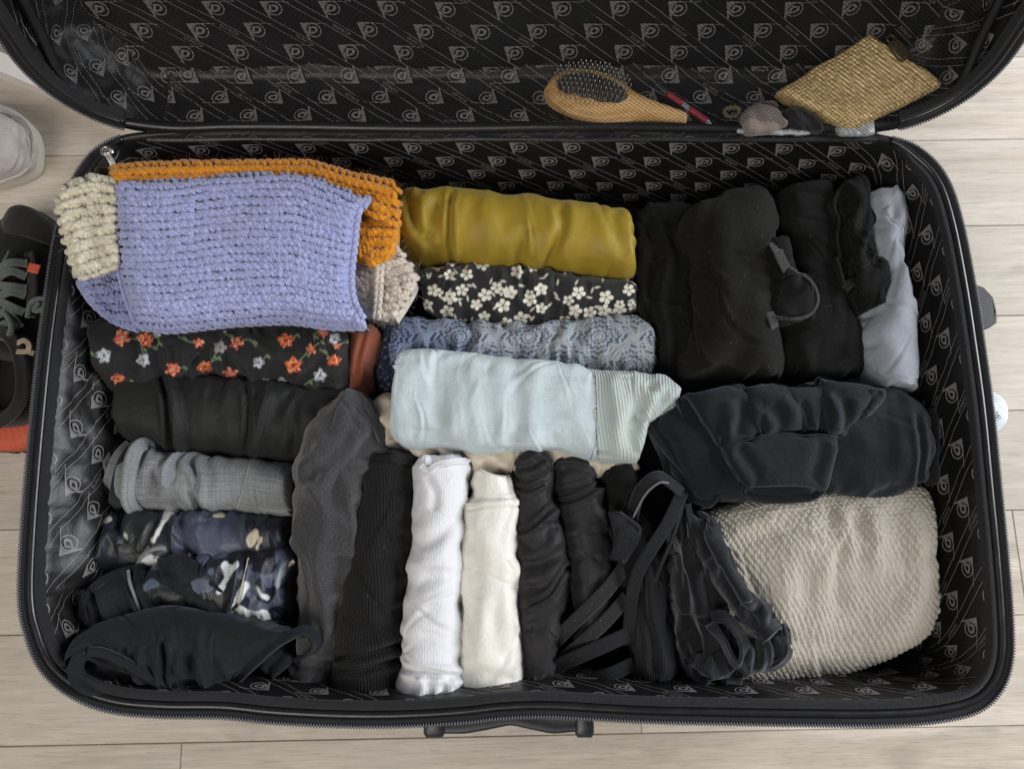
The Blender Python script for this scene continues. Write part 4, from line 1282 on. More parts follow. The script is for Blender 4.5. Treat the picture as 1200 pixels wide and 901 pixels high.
g = roll("grey_jeans", [(150, 524), (166, 520), (200, 526), (260, 533), (352, 545)], [(146, 592), (160, 601), (200, 599), (260, 603), (352, 610)], M_GDENIM, z=.122, hh=.042, ns=260, nt=120, cap=(.03, .04), capw=(.95, .9), bk=(.25,.05,.12), bkmod=lambda x: 1.2 - sstep(.35, .6, x), seed=11,
         fx=[pinches(16, 75, 25, .018, .0011, .0014, 8), fold(75, .022, .0016, 2.5, 29, region=lambda c: 1 - sstep(.35, .6, c.s)), crease([(206, 534), (196, 548), (194, 570)], 3.5, -4.5, .5), crease([(222, 536), (228, 560), (230, 578)], 4, 4.5, .6), crease([(214, 556), (224, 580), (234, 600)], 5, 4, .6),
             crease([(180, 545), (184, 570), (178, 585)], 5, 3, .5), crease([(258, 536), (252, 570), (250, 604)], 6, -1.6), crease([(170, 590), (200, 590), (230, 598)], 4, 2), step([(292, 538), (284, 575), (274, 610)], 1, 1.6)])
tag(g.o, "grey slub denim jeans rolled up, hem folds open at the left lining", "rolled garment", "rolled clothes in the suitcase")
stitches(g, [(293, 541), (285, 575), (275, 605)], M_THREAD_C, 3.2, .35)
z1 = .150
strip("leg_hem", A([(184, 524), (170, 520), (160, 526), (153, 545), (150, 570), (150, 585), (156, 596), (166, 601)], [.135, .155, .165, .167, .166, .162, .15, .128]), .012, .006, M_GDENIM, g.o, n=60, lean=55)
strip("overlock_edge", A([(162, 522), (150, 535), (142, 555), (137, 580), (133, 598)], [.148, .158, .160, .155, .135]), .0125, .0025, M_DKTAPE, g.o, n=50, lean=25)
strip("leg_fold", A([(154, 522), (142, 535), (132, 560), (122, 596)], [.142, .152, .153, .132]), .014, .004, M_GDENIM, g.o, n=50, lean=20)
strip("leg_fold", A([(116, 515), (122, 535), (131, 552), (126, 575), (118, 595)], [.140, .150, .148, .146, .128]), .012, .004, M_GDENIM, g.o, n=50, lean=45)
strip("overlock_edge", A([(128, 518), (131, 540), (114, 565), (106, 590)], [.138, .143, .140, .122]), .010, .0025, M_DKTAPE, g.o, n=50, lean=30)
strip("leg_fold", A([(121, 514), (108, 525), (99, 545), (93, 575), (92, 592), (104, 590)], [.136, .142, .142, .140, .128, .12]), .013, .004, M_GDENIM, g.o, n=50, lean=50)
roll("leg_lining", [(112, 524), (104, 555), (98, 590)], [(152, 524), (140, 560), (130, 597)], M_GDENIM, z=.122, hh=.022, ns=60, nt=50, parent=g.o, bk=(.15,.15,.15), seed=12, fx=[crease([(125, 525), (122, 560), (112, 595)], 5, 5)])

g = roll("navy_pyjamas", [(104, 612), (140, 598), (220, 596), (350, 598)], [(98, 662), (130, 674), (220, 668), (350, 665)], M_SATINP, z=.120, hh=.040, ns=380, nt=140, cap=(.08, .05), bk=(.2,.08,.15), seed=13,
         fx=[pinches(14, 75, 30, .02, .0012, .0014, 9), fold(80, .03, .0020, 3, 33), crease([(118, 612), (112, 635), (104, 652)], 6, 5, .7), crease([(140, 602), (142, 620), (152, 636)], 3.5, 4, .8), crease([(186, 604), (178, 622), (170, 650)], 3.5, 4, .6), crease([(204, 604), (205, 625), (206, 650)], 5, -3),
             crease([(215, 602), (212, 630), (214, 655)], 5, 3), crease([(240, 604), (236, 630), (240, 650)], 8, -2)], col=pyjama)
tag(g.o, "navy pyjama bottoms with white patches rolled below the grey jeans", "rolled garment", "rolled clothes in the suitcase")
strip("cuff", A([(160, 660), (168, 648), (182, 640), (196, 640), (197, 648), (184, 655), (172, 662)], [.150, .158, .16, .158, .155, .155, .15]), .010, .003, M_SATINP if False else M_GDENIM, g.o, n=40, lean=50)

g = roll("camouflage_garment", [(176, 664), (210, 650), (260, 646), (310, 638), (352, 640)], [(176, 712), (220, 722), (272, 728), (316, 732), (340, 715)], M_SATINP, z=.138, hh=.036, ns=330, nt=150, cap=(.05, .06), bk=(.2,.10,.15), seed=14,
         fx=[pinches(14, 75, 30, .02, .0012, .0014, 10), fold(75, .03, .0018, 3, 37), crease([(288, 652), (282, 680), (274, 718)], 2.5, 4, .9), step([(287, 640), (281, 680), (270, 730)], -1, 3), crease([(312, 650), (305, 672), (306, 700)], 5, -3.5), crease([(322, 650), (316, 680), (315, 710)], 5, 3.5),
             crease([(244, 656), (240, 690), (238, 715)], 10, -2), crease([(330, 662), (320, 685), (318, 720)], 4, 4)], col=camo)
tag(g.o, "navy camouflage garment with white patches, rolled beside the charcoal flannel roll", "rolled garment", "rolled clothes in the suitcase")
seam(g, [(291, 654), (285, 682), (275, 720)], 2.2, 1.2, M_THREAD_C, 'piping')
strip("white_edge", A([(344, 657), (331, 668), (323, 685), (318, 705), (314, 728)], [.155, .160, .160, .156, .142]), .0032, .002, M_THREAD_C, g.o, n=40, lean=30)

g = roll("black_waistband_garment", [(96, 700), (112, 682), (145, 668), (180, 664)], [(102, 730), (130, 738), (170, 728), (214, 706)], M_LEGG, z=.142, hh=.030, ns=120, nt=90, sq=2.5, cap=(.1, .05), bk=(.15,.15,.15), seed=15,
         fx=[fold(60, .02, .002, 3, 41), crease([(150, 668), (156, 690), (168, 722)], 2.5, 3, .8), crease([(107, 688), (113, 705), (122, 730)], 4, 5, .7), crease([(180, 668), (190, 690), (200, 705)], 8, -3)])
tag(g.o, "black waistband of rolled sports shorts lying across the camouflage print", "garment")
lip(g, [(104, 730), (99, 712), (105, 694), (124, 679), (150, 669), (178, 664)], [.007, .008, .008, .007, .006, .005], .003, M_LEGG, "waistband_edge", 30, 60, .001)
strip("waistband_seam", A([(150, 668), (153, 685), (166, 720)], [.174, .177, .168]), .0022, .0015, M_THREAD_G, g.o, n=30)
roll("waistband_end", [(184, 654), (215, 654), (240, 672), (276, 702)], [(190, 680), (210, 690), (240, 712), (272, 722)], M_LEGG, z=.166, hh=.008, ns=110, nt=70, sq=2.6, parent=g.o, bk=(.2,.12,.15), seed=16, fx=[fold(70, .02, .0026, 3, 44), crease([(196, 664), (222, 682), (262, 716)], 5, 4, .8), crease([(206, 656), (212, 672), (226, 690)], 5, -3)])

# folded leggings in the near left corner, open at both ends
UPL = [(88, 786), (90, 774), (102, 765), (120, 765), (150, 779), (175, 794), (194, 806)]
LIPR = [(262, 808), (280, 793), (300, 775), (318, 758), (338, 744), (354, 739), (366, 744)]
g = roll("leggings", [(86, 776), (96, 746), (128, 723), (180, 711), (240, 712), (300, 723), (345, 735), (366, 741)], UPL[:-1] + [(194, 807), (206, 803), (228, 799), (248, 804)] + LIPR, M_LEGG, z=[.178, .172, .164, .158, .156, .156], hh=.032, ns=260, nt=170, sq=2.6, cap=(.03, .04), bk=(.09,.02,.12,.008), seed=17, wob=.5, crump=.0004,
         fx=[pinches(12, 70, 25, .02, .0009, .0015, 11), fold(65, .06, .0016, 3, 50), lump(.06, .002, 4), crease([(197, 808), (195, 785), (191, 765), (188, 748)], 3, 5, .9), crease([(183, 798), (175, 778), (166, 758)], 4, 3.4, .9), crease([(163, 788), (158, 772), (152, 756)], 5, 2.6, .9), crease([(148, 778), (146, 766), (140, 754)], 4, 2.2, .8),
             crease([(234, 806), (226, 785), (224, 765)], 6, 4, .8), crease([(256, 808), (250, 790), (252, 770)], 7, 3.4, .8), crease([(214, 806), (210, 780), (206, 760)], 6, -3), crease([(280, 795), (300, 760), (335, 742)], 12, -2)])
tag(g.o, "smooth black leggings folded in the near left corner with an open leg showing", "leggings")
roll("inner_leg", [(92, 772), (120, 764), (150, 776), (178, 794), (196, 802)], [(96, 798), (118, 807), (150, 809), (180, 808), (198, 807)], M_LEGG, z=[.182, .180, .176, .172], hh=.008, ns=90, nt=60, sq=3, parent=g.o, bk=(.1,.1,.1), seed=18, crump=.0003, fx=[crease([(110, 788), (150, 793), (190, 803)], 5, 2.5)])
strip("leg_opening", A([(104, 764), (93, 771), (89, 784), (95, 799), (114, 808), (145, 811), (175, 810), (196, 808)], [.204, .204, .203, .201, .197, .192, .187, .182]), [.008, .011, .013, .012, .010, .009, .008, .006], .005, M_LEGG, g.o, n=80, lean=[30, 45, 60, 55, 45, 40, 35, 30])
strip("leg_opening", A([(196, 806), (176, 793), (150, 778), (122, 765), (104, 763)], [.186, .198, .203, .206, .206]), .007, .0045, M_LEGG, g.o, n=60, lean=20)
roll("inner_leg", [(288, 800), (312, 776), (340, 750), (366, 742)], [(300, 806), (330, 794), (356, 778), (373, 756)], M_LEGG, z=.140, hh=.010, ns=70, nt=60, sq=3, parent=g.o, bk=(.1,.1,.1), seed=18, crump=.0003, fx=[crease([(310, 790), (330, 772), (352, 756)], 4, 4)])
strip("leg_opening", A([(264, 808), (282, 793), (302, 774), (320, 757), (340, 744), (355, 739), (367, 745), (370, 756), (362, 767), (346, 775)], [.168, .176, .184, .188, .190, .188, .182, .174, .168, .162]), [.005, .006, .006, .007, .008, .009, .010, .010, .009, .007], .0034, M_LEGG, g.o, n=90, lean=[15, 18, 20, 25, 30, 45, 60, 60, 50, 40])
roll("inner_leg", [(304, 778), (318, 764), (332, 757)], [(312, 790), (330, 786), (342, 770)], M_LAV if False else M_LEGG, z=.160, hh=.008, ns=50, nt=50, parent=g.o, bk=(.1,.1,.1), seed=19, fx=[crease([(312, 786), (324, 774), (336, 762)], 4, 4, .9)])

# ------------------------------------------------------------------ standing rolls in the near row
g = roll("charcoal_roll", [(408, 462), (392, 474), (368, 496), (348, 540), (344, 600), (346, 680), (348, 760), (344, 815)], [(420, 460), (436, 480), (450, 530), (448, 600), (440, 680), (420, 740), (400, 780), (388, 820)], M_CHAR, z=[.140, .140, .138, .134, .128, .122, .116], hh=.044, ns=260, nt=130, sq=2.15, cap=(.04, .06), capw=(.8, .7), bk=(.09,.10,.14,.009), seed=19,
         fx=[pinches(16, 15, 35, .035, .0013, .0018, 12), fold(5, .05, .0035, 4, 61), crease([(420, 476), (400, 520), (368, 560), (352, 566)], 6, 4, .9), crease([(436, 500), (412, 540), (398, 560), (384, 620)], 9, 4.5, .9), crease([(366, 500), (384, 530), (356, 552)], 10, -3.5), crease([(352, 556), (372, 575), (388, 600)], 7, -4), crease([(392, 590), (374, 640), (380, 700), (384, 750)], 8, -5, .3), crease([(396, 640), (400, 700), (398, 740)], 7, 5, .3),
             crease([(350, 775), (362, 780), (380, 776)], 6, 4), crease([(356, 800), (370, 795), (384, 805)], 5, 4)])
tag(g.o, "charcoal grey brushed flannel garment, leftmost of the rolls standing along the near edge", "rolled garment", "rolled clothes in the suitcase")
seam(g, [(402, 468), (420, 478), (440, 504)], 3, 1.2, M_CHAR, 'collar_seam')
strip("neck_edge", A([(402, 466), (414, 462), (424, 468), (436, 486), (450, 520)], [.165, .17, .172, .172, .165]), .008, .004, M_CHAR, g.o, n=40, lean=40)
strip("frayed_hem", A([(341, 766), (345, 785), (352, 800), (360, 815)], [.155, .157, .150, .135]), .010, .004, M_STRAP, g.o, n=30, lean=40, wob=.002)
tube("drawstring_end", A([(362, 812), (370, 806), (371, 816), (364, 820), (372, 812), (386, 806), (396, 800)], [.146, .150, .148, .146, .150, .146, .140]), .0028, M_STRAP, g.o, n=50)

g = roll("black_ribbed_top", [(426, 532), (416, 560), (405, 620), (398, 690), (390, 760), (384, 818)], [(494, 530), (492, 580), (488, 640), (482, 700), (476, 760), (470, 818)], M_BRIB, z=.132, hh=.047, ns=220, nt=120, cap=(.03, .05), capw=(.97, .9), bk=(.15,.05,.12,.008), seed=20,
         fx=[pinches(10, 20, 30, .03, .0009, .0016, 13), fold(20, .05, .0022, 3, 66), step([(424, 548), (460, 546), (498, 548)], -1, 2.5), crease([(424, 548), (460, 546), (498, 548)], 2, 2.5, .3), crease([(388, 768), (430, 762), (478, 750)], 3.5, 4, .9), crease([(392, 784), (430, 780), (476, 766)], 3.5, 4, .9), crease([(400, 722), (430, 735), (470, 725)], 8, 3),
             crease([(478, 735), (450, 728), (430, 715)], 7, -3), crease([(450, 560), (446, 640), (440, 720)], 16, -2.5)])
tag(g.o, "black ribbed top rolled upright between the charcoal roll and the white roll", "rolled garment", "rolled clothes in the suitcase")
seam(g, [(424, 540), (458, 538), (494, 540)], 12, 1.6, M_BRIB, 'waistband')
for pts in ([(392, 772), (430, 768), (476, 754)], [(392, 790), (430, 785), (474, 772)], [(426, 547), (460, 545), (492, 547)]): stitches(g, pts, M_THREAD, 3, .45)

g = roll("white_ribbed_top", [(488, 535), (485, 580), (481, 640), (474, 700), (470, 760), (466, 796), (457, 830)], [(549, 530), (548, 580), (545, 640), (545, 700), (545, 770), (548, 796), (546, 822)], M_WRIB, z=.142, hh=.043, ns=240, nt=130, sq=2.6, cap=(.03, .04), capw=(.92, .96), bk=(.055,.02,.08,.007), seed=21,
         fx=[pinches(18, 60, 30, .022, .0010, .0014, 14), fold(60, .04, .0022, 2.5, 70), crease([(486, 640), (510, 630), (540, 600)], 7, 2.6, .6), crease([(482, 690), (500, 678), (530, 670)], 8, 2.2, .6), crease([(470, 782), (490, 786), (515, 788), (546, 790)], 3.5, 4.5, .7), crease([(492, 790), (496, 805), (484, 820)], 4, -4), crease([(530, 792), (520, 800), (518, 818)], 4, 4, .6),
             crease([(474, 760), (500, 745), (540, 752)], 9, 2), crease([(500, 560), (510, 580), (506, 600)], 5, 2.5), crease([(522, 620), (516, 680), (522, 740)], 12, -1.6)],
         zfx=[hollow([(498, 534), (510, 528), (530, 527), (546, 529), (546, 540), (530, 543), (512, 546), (505, 552)], .010, 5)])
tag(g.o, "white finely ribbed top rolled upright, its hem flared at the near edge", "rolled garment", "rolled clothes in the suitcase")
lip(g, [(495, 546), (503, 552), (512, 545), (530, 541), (546, 540), (549, 530)], .006, .003, M_WRIB, "neckline", 15, 40, .001)

g = roll("cream_sateen_garment", [(556, 548), (552, 580), (543, 592), (541, 650), (544, 710), (540, 760), (532, 818)], [(600, 560), (603, 584), (608, 592), (604, 640), (606, 700), (611, 760), (611, 816)], M_CREAMS, z=.136, hh=.042, ns=240, nt=130, sq=2.7, cap=(.03, .05), capw=(.9, .92), bk=(.035,.035,.08,.008), seed=22,
         fx=[pinches(14, 25, 35, .028, .0010, .0016, 15), fold(15, .04, .0028, 3, 76), step([(545, 588), (575, 586), (610, 588)], 1, -3.5), crease([(545, 597), (575, 595), (608, 597)], 1.6, 1.5, .3), crease([(575, 660), (585, 690), (582, 730), (592, 780)], 8, 2.0, .6), crease([(552, 620), (560, 680), (554, 740)], 8, 2.2, .6), crease([(600, 650), (592, 690), (600, 740)], 9, -1.8), crease([(546, 700), (556, 735), (550, 790)], 7, 1.8), crease([(540, 790), (565, 785), (600, 795)], 7, 3)])
tag(g.o, "cream sateen garment rolled upright with a white swing tag at its side", "rolled garment", "rolled clothes in the suitcase")
stitches(g, [(547, 594), (575, 592), (605, 594)], M_THREAD_C, 3, .3)
bb = Bag()
P4 = A([(606, 716), (611, 716), (617, 800), (613, 806)], [.166, .160, .150, .160]); 
bb.add(np.vstack([P4, P4 + np.array([.0006, 0, .0002])]), [(0, 1, 2, 3), (7, 6, 5, 4), (0, 3, 7, 4), (1, 5, 6, 2), (0, 4, 5, 1), (3, 2, 6, 7)])
card = bb.build("swing_tag", M_CARD, g.o, smooth=False)

g = roll("black_slip", [(600, 556), (599, 620), (602, 690), (606, 750), (612, 808)], [(648, 540), (652, 580), (665, 640), (667, 690), (657, 750), (644, 806)], M_SLICK, z=.135, hh=.040, ns=230, nt=130, sq=2.9, cap=(.05, .06), capw=(.92, .9), bk=(.12,.05,.14), seed=23,
         fx=[pinches(16, 65, 20, .025, .0011, .0014, 16), fold(78, .07, .0014, 3, 81), crease([(602, 628), (622, 616), (652, 592)], 2.2, 3.2, .9), step([(602, 628), (622, 616), (652, 592)], -1, 1.6), crease([(616, 710), (642, 694), (668, 660)], 2.2, 3.6, .9), step([(616, 710), (642, 694), (668, 660)], 1, 2.0),
             crease([(604, 664), (630, 660), (660, 644)], 7, 1.8, .8), crease([(602, 572), (622, 574), (640, 566)], 2.2, 3, .9), crease([(640, 560), (644, 600), (640, 640)], 9, 2), crease([(620, 740), (640, 728), (660, 712)], 9, 2.0, .6)])
tag(g.o, "black slippery microfibre garment rolled upright, right of the cream roll", "rolled garment", "rolled clothes in the suitcase")
roll("tucked_flap", [(604, 556), (606, 538), (618, 526), (630, 525)], [(616, 568), (634, 562), (641, 548), (636, 534)], M_SLICK, z=.164, hh=.010, ns=70, nt=60, sq=3, parent=g.o, bk=(.2,.2,.15), seed=24, cap=(.1, .15), fx=[crease([(608, 548), (622, 546), (636, 536)], 4, 3, .8)])

g = roll("black_camisole", [(644, 536), (652, 600), (664, 660), (676, 720), (690, 745)], [(694, 528), (706, 580), (717, 640), (719, 700), (708, 745)], M_SLICK, z=.130, hh=.040, ns=200, nt=120, sq=2.9, cap=(.05, .06), capw=(.95, .9), bk=(.10,.04,.12), seed=25,
         fx=[pinches(12, 70, 20, .025, .0010, .0014, 17), fold(75, .08, .0014, 3, 86), crease([(648, 592), (676, 584), (706, 568)], 2.2, 3.4, .9), step([(648, 592), (676, 584), (706, 568)], -1, 2.0), crease([(648, 556), (670, 550), (696, 552)], 5, 2.4), crease([(690, 600), (698, 640), (704, 690)], 9, 2), crease([(664, 610), (676, 660), (690, 720)], 12, -1.6)])
tag(g.o, "black camisole rolled upright with one cross crease, left of the tangled straps", "rolled garment", "rolled clothes in the suitcase")
strip("strap", A([(640, 540), (660, 534), (678, 530), (690, 527), (696, 540)], [.152, .160, .162, .160, .150]), .010, .003, M_SLICK, g.o, n=40, lean=40)

g = roll("small_black_roll", [(704, 552), (706, 600), (712, 650), (722, 690)], [(742, 546), (750, 600), (760, 650), (766, 690)], M_BCOT, z=.128, hh=.042, ns=130, nt=90, bk=(.15,.15,.15), seed=26, fx=[fold(60, .03, .002, 3, 90), crease([(706, 560), (724, 552), (742, 556)], 6, -3), crease([(712, 580), (730, 590), (746, 575)], 6, 3)])
tag(g.o, "small plain black roll tucked under the ribbed hem of the denim shirt", "rolled garment", "rolled clothes in the suitcase")

# strappy bra: straps, clasp and cups
bra = roll("strappy_bra", [(736, 660), (736, 700), (736, 750), (744, 792)], [(768, 640), (778, 700), (786, 750), (790, 796)], M_ELAST, z=.135, hh=.036, ns=130, nt=90, bk=(.1,.25,.1), seed=27, fx=[fold(15, .02, .0022, 4, 92), crease([(752, 660), (758, 720), (768, 790)], 4, 4, .6)])
tag(bra.o, "black strappy bra with brushed straps tangled in front of the camisole roll", "bra")
def st(pts, z, w, th=.0018, mat=M_STRAP, lean=12, name='strap', n=50): return strip(name, A(pts, z), w * MPP, th, mat, bra.o, n=n, lean=lean)
st([(732, 664), (712, 690), (680, 722), (648, 754)], [.165, .176, .172, .150], 17)
st([(734, 700), (715, 722), (690, 746), (660, 772)], [.166, .174, .170, .150], 16)
st([(722, 668), (710, 706), (690, 732), (674, 750)], [.160, .163, .158, .150], 9, lean=30)
st([(738, 742), (712, 754), (680, 768), (655, 780), (643, 792), (646, 806), (660, 812)], [.164, .170, .168, .160, .152, .145, .14], 19, mat=M_ELAST, lean=20)
st([(742, 778), (715, 790), (690, 798), (672, 806), (675, 815), (700, 812), (735, 790)], [.162, .166, .160, .152, .143, .14, .14], 18, mat=M_ELAST, lean=20)
st([(800, 576), (783, 612), (764, 642), (748, 670), (740, 705), (737, 755)], [.180, .184, .184, .180, .174, .16], 15, mat=M_ELAST, lean=8)
st([(802, 584), (788, 630), (772, 668), (762, 700)], [.178, .178, .174, .166], 6, mat=M_ELAST, lean=40)
st([(738, 640), (742, 600), (752, 572), (770, 558), (786, 566), (800, 578)], [.158, .172, .180, .184, .184, .180], 15, mat=M_VELV, lean=30)
st([(742, 606), (756, 580), (772, 566), (784, 566)], [.176, .184, .188, .186], 2.2, mat=M_THREAD_G, th=.0014, lean=20, name='strap_edge')
st([(806, 590), (812, 622), (830, 668)], [.176, .174, .165], 10, mat=M_ELAST, lean=35)
st([(798, 600), (802, 640), (806, 700)], [.172, .170, .160], 8, mat=M_ELAST, lean=50)
bb = Bag(); zc = .178
clasp = roll("clasp", [(712, 600), (720, 630), (714, 655)], [(724, 598), (752, 622), (734, 660)], M_ELAST, z=zc, hh=.0035, ns=60, nt=40, sq=4, cap=(.08, .08), parent=bra.o, seed=28, wob=.5, fx=[crease([(716, 622), (735, 612), (750, 622)], 4, 1.5)])
st([(726, 600), (750, 620), (736, 634), (733, 646), (730, 660)], zc + .002, 3.5, mat=M_STRAP, th=.003, name='clasp_edge')
tube("ring_slider", [at(768, 690, .168) + np.array([.005 * math.cos(a), .009 * math.sin(a), .001 * math.cos(a)]) for a in np.linspace(0, 6.28, 11)[:-1]], .0011, M_ELAST, bra.o, n=30, sides=7, closed=True)
roll("cup", [(782, 650), (785, 720), (800, 790)], [(806, 630), (836, 720), (846, 780)], M_VELV, z=.128, hh=.036, ns=100, nt=80, parent=bra.o, bk=(.1,.25,.1), seed=29, fx=[fold(20, .03, .002, 3, 93)])

# velvet top
vt = roll("velvet_top", [(790, 610), (790, 680), (796, 750), (812, 800)], [(826, 596), (846, 660), (866, 730), (862, 790)], M_VELV, z=.140, hh=.034, ns=160, nt=110, bk=(.15,.35,.15), seed=30,
          fx=[pinches(16, 15, 25, .03, .0014, .0016, 24), fold(15, .025, .003, 4, 96), crease([(806, 610), (818, 660), (836, 720)], 5, 5, .8), crease([(796, 640), (806, 700), (820, 760)], 5, 4, .8), crease([(818, 606), (832, 650), (850, 700)], 5, -4)])
tag(vt.o, "crumpled black velvet top with rolled cuffs lying on the beige knitted jumper", "velvet top")
slv = roll("sleeve", [(816, 632), (830, 668), (856, 712), (884, 748), (890, 786)], [(828, 600), (846, 655), (876, 700), (908, 728), (922, 748)], M_VELV, z=[.160, .170, .172, .168, .160], hh=.026, ns=150, nt=110, cap=(.05, .06), capw=(.8, .95), parent=vt.o, bk=(.15,.25,.15,.005), seed=31,
           fx=[fold(10, .02, .003, 4, 97), crease([(826, 630), (850, 680), (890, 730)], 4, 5, .9), crease([(838, 655), (862, 690), (900, 726)], 4, -4)], zfx=[hollow([(896, 738), (912, 732), (920, 750), (920, 770), (908, 778), (900, 760)], .026, 6)])
lip(slv, [(893, 746), (902, 735), (914, 731), (920, 745), (921, 765), (914, 776), (902, 780)], .009, .004, M_VELV, "sleeve_cuff", 40, 60, .002, vt.o)
roll("sleeve_front", [(866, 752), (880, 744), (900, 738), (918, 740)], [(858, 782), (878, 786), (900, 782), (921, 768)], M_VELV, z=.168, hh=.020, ns=80, nt=70, parent=vt.o, bk=(.25,.25,.15,.004), seed=32, fx=[fold(80, .018, .003, 3, 98), crease([(882, 742), (886, 764), (882, 784)], 4, 4), crease([(904, 745), (908, 760), (906, 778)], 3, 4)])
strip("cuff_loop", A([(834, 724), (846, 722), (860, 732), (871, 750), (873, 768), (865, 779), (856, 768), (848, 752), (838, 738), (832, 730)], [.186, .190, .192, .190, .187, .182, .182, .184, .185, .186]), .010, .0025, M_VELV, vt.o, n=80, lean=[10, 12, 15, 18, 25, 50, 70, 70, 60, 30])
strip("cuff_tail", A([(812, 772), (822, 776), (836, 782), (850, 776), (858, 790), (850, 802)], [.165, .172, .176, .174, .168, .158]), [.010, .016, .020, .020, .018, .014], .008, M_VELV, vt.o, n=50, lean=20, wob=.004)

# beige jumper
def knit_rib(c):
    a = math.radians(66)
    u = (c.S * math.cos(a) + c.T * math.sin(a)); w = (-c.S * math.sin(a) + c.T * math.cos(a))
    w = w + .0026 * perlin(c.S / .05, c.T / .05, 7) + .0006 * perlin(c.S / .012, c.T / .012, 9)
    p, q = .0042, .0038
    k = np.floor(w / p); f = w / p - k
    prof = np.abs(np.sin(np.pi * f)) ** .6
    ph = u / q + .5 * (k % 2) + .45 * np.abs(f - .5) * 2
    bump = np.abs(np.sin(np.pi * ph)) ** .8
    return .00065 * prof + .0008 * bump * prof + .0006 * perlin(c.S / .004, c.T / .004, 2)


M_JUMP = fabric("beige_wool", lin(180, 172, 159), .92, .35, gbump=.9, grain=1500, mel=.16, mel_scale=700, var=.06)
g = roll("knitted_jumper", [(818, 600), (860, 588), (900, 576), (1000, 566), (1060, 562), (1086, 570)], [(846, 797), (880, 800), (930, 798), (985, 790), (1040, 777), (1072, 755), (1090, 720)], M_JUMP, z=.128, hh=.046, ns=520, nt=420, sq=3.0, cap=(.04, .05), capw=(.97, .93), bk=(.03,.03,.05,.010), seed=33, wob=1.0,
         fx=[pinches(7, 60, 40, .05, .0018, .004, 25), lump(.09, .004, 8), crease([(1006, 588), (1004, 620), (1012, 648), (1022, 668)], 9, 2.6, .8, .3), crease([(972, 590), (978, 620), (996, 650)], 11, 2.2, .8, .3), crease([(990, 590), (990, 620), (1006, 655)], 10, -2), crease([(1066, 590), (1080, 640), (1084, 700)], 10, -2), crease([(1046, 590), (1052, 620), (1062, 660)], 10, 2.5), knit_rib])
tag(g.o, "beige chunky knitted jumper folded in the near right corner", "jumper")

# ------------------------------------------------------------------ black sweatshirt
g = roll("sweatshirt", [(760, 500), (800, 478), (880, 460), (960, 452), (1030, 450), (1062, 462), (1086, 492)], [(790, 560), (840, 586), (900, 584), (975, 580), (1020, 578), (1056, 572), (1080, 562)], M_SWEAT, z=.150, hh=.034, ns=240, nt=130, sq=2.7, cap=(.08, .04), bk=(.09,.08,.14,.009), seed=34,
         fx=[pinches(10, 50, 40, .04, .0012, .0018, 18), lump(.08, .003, 5), fold(40, .05, .002, 3, 101), crease([(1070, 482), (1072, 520), (1068, 566)], 3, 3, .9), crease([(1004, 500), (1012, 520), (1008, 570)], 14, -2)])
tag(g.o, "black sweatshirt folded across the right side with its ribbed cuff open towards the jumper", "sweatshirt")
roll("shirt_hem", [(1066, 482), (1072, 520), (1070, 570)], [(1090, 480), (1092, 520), (1084, 566)], M_SWEAT, z=.135, hh=.028, ns=70, nt=60, parent=g.o, bk=(.1,.1,.1), seed=35, fx=[fold(10, .02, .002, 3, 4)])
roll("shirt_fold", [(994, 578), (1030, 572), (1070, 560)], [(1012, 602), (1030, 600), (1076, 572)], M_SWEAT, z=.142, hh=.016, ns=70, nt=60, cap=(.12, .1), parent=g.o, bk=(.1,.1,.1), seed=36)
# layered folds at the left
roll("fold_layer", [(752, 492), (772, 486), (792, 478), (800, 500)], [(790, 548), (814, 584), (836, 597), (846, 578)], M_SWEAT, z=.160, hh=.012, ns=80, nt=70, sq=3, cap=(.05, .05), parent=g.o, bk=(.08,.08,.1), seed=37, fx=[lump(.05, .002, 9), crease([(786, 500), (806, 545), (836, 585)], 10, -2)])
roll("fold_layer", [(789, 462), (794, 470), (808, 460), (826, 470)], [(812, 544), (830, 548), (850, 540), (862, 530)], M_SWEAT, z=.170, hh=.010, ns=80, nt=70, sq=3, cap=(.05, .05), parent=g.o, bk=(.08,.08,.1), seed=38, fx=[lump(.05, .002, 10)])
strip("fold_edge", A([(758, 492), (775, 518), (800, 548), (828, 575), (842, 585)], [.166, .172, .173, .17, .165]), .007, .004, M_SWEAT, g.o, n=50, lean=35)
strip("hem_corner", A([(822, 592), (832, 590), (840, 580)], [.168, .170, .170]), .006, .003, M_SWEAT, g.o, n=20, lean=30)
# gathered sleeve
roll("sleeve_gather", [(797, 462), (815, 480), (832, 508), (846, 526)], [(868, 452), (882, 470), (886, 495), (880, 512)], M_SWEAT, z=.185, hh=.0095, ns=110, nt=90, sq=2.9, cap=(.10, .03), capw=(.8, 1), parent=g.o, bk=(.05,.20,.10,.005), seed=39, fx=[lump(.05, .003, 12), crease([(852, 470), (858, 492), (856, 510)], 7, -4), crease([(870, 470), (872, 490), (866, 512)], 5, 3), crease([(846, 500), (852, 510), (846, 522)], 4, 3)])
roll("sleeve_gather", [(864, 456), (876, 474), (882, 494), (884, 506)], [(902, 450), (926, 462), (940, 484), (943, 504)], M_SWEAT, z=.185, hh=.0095, ns=110, nt=90, sq=2.9, cap=(.10, .03), capw=(.8, 1), parent=g.o, bk=(.05,.20,.10,.005), seed=40, fx=[lump(.05, .003, 13), crease([(905, 470), (918, 490), (918, 504)], 5, 3), crease([(896, 480), (900, 495), (900, 506)], 4, 3)])
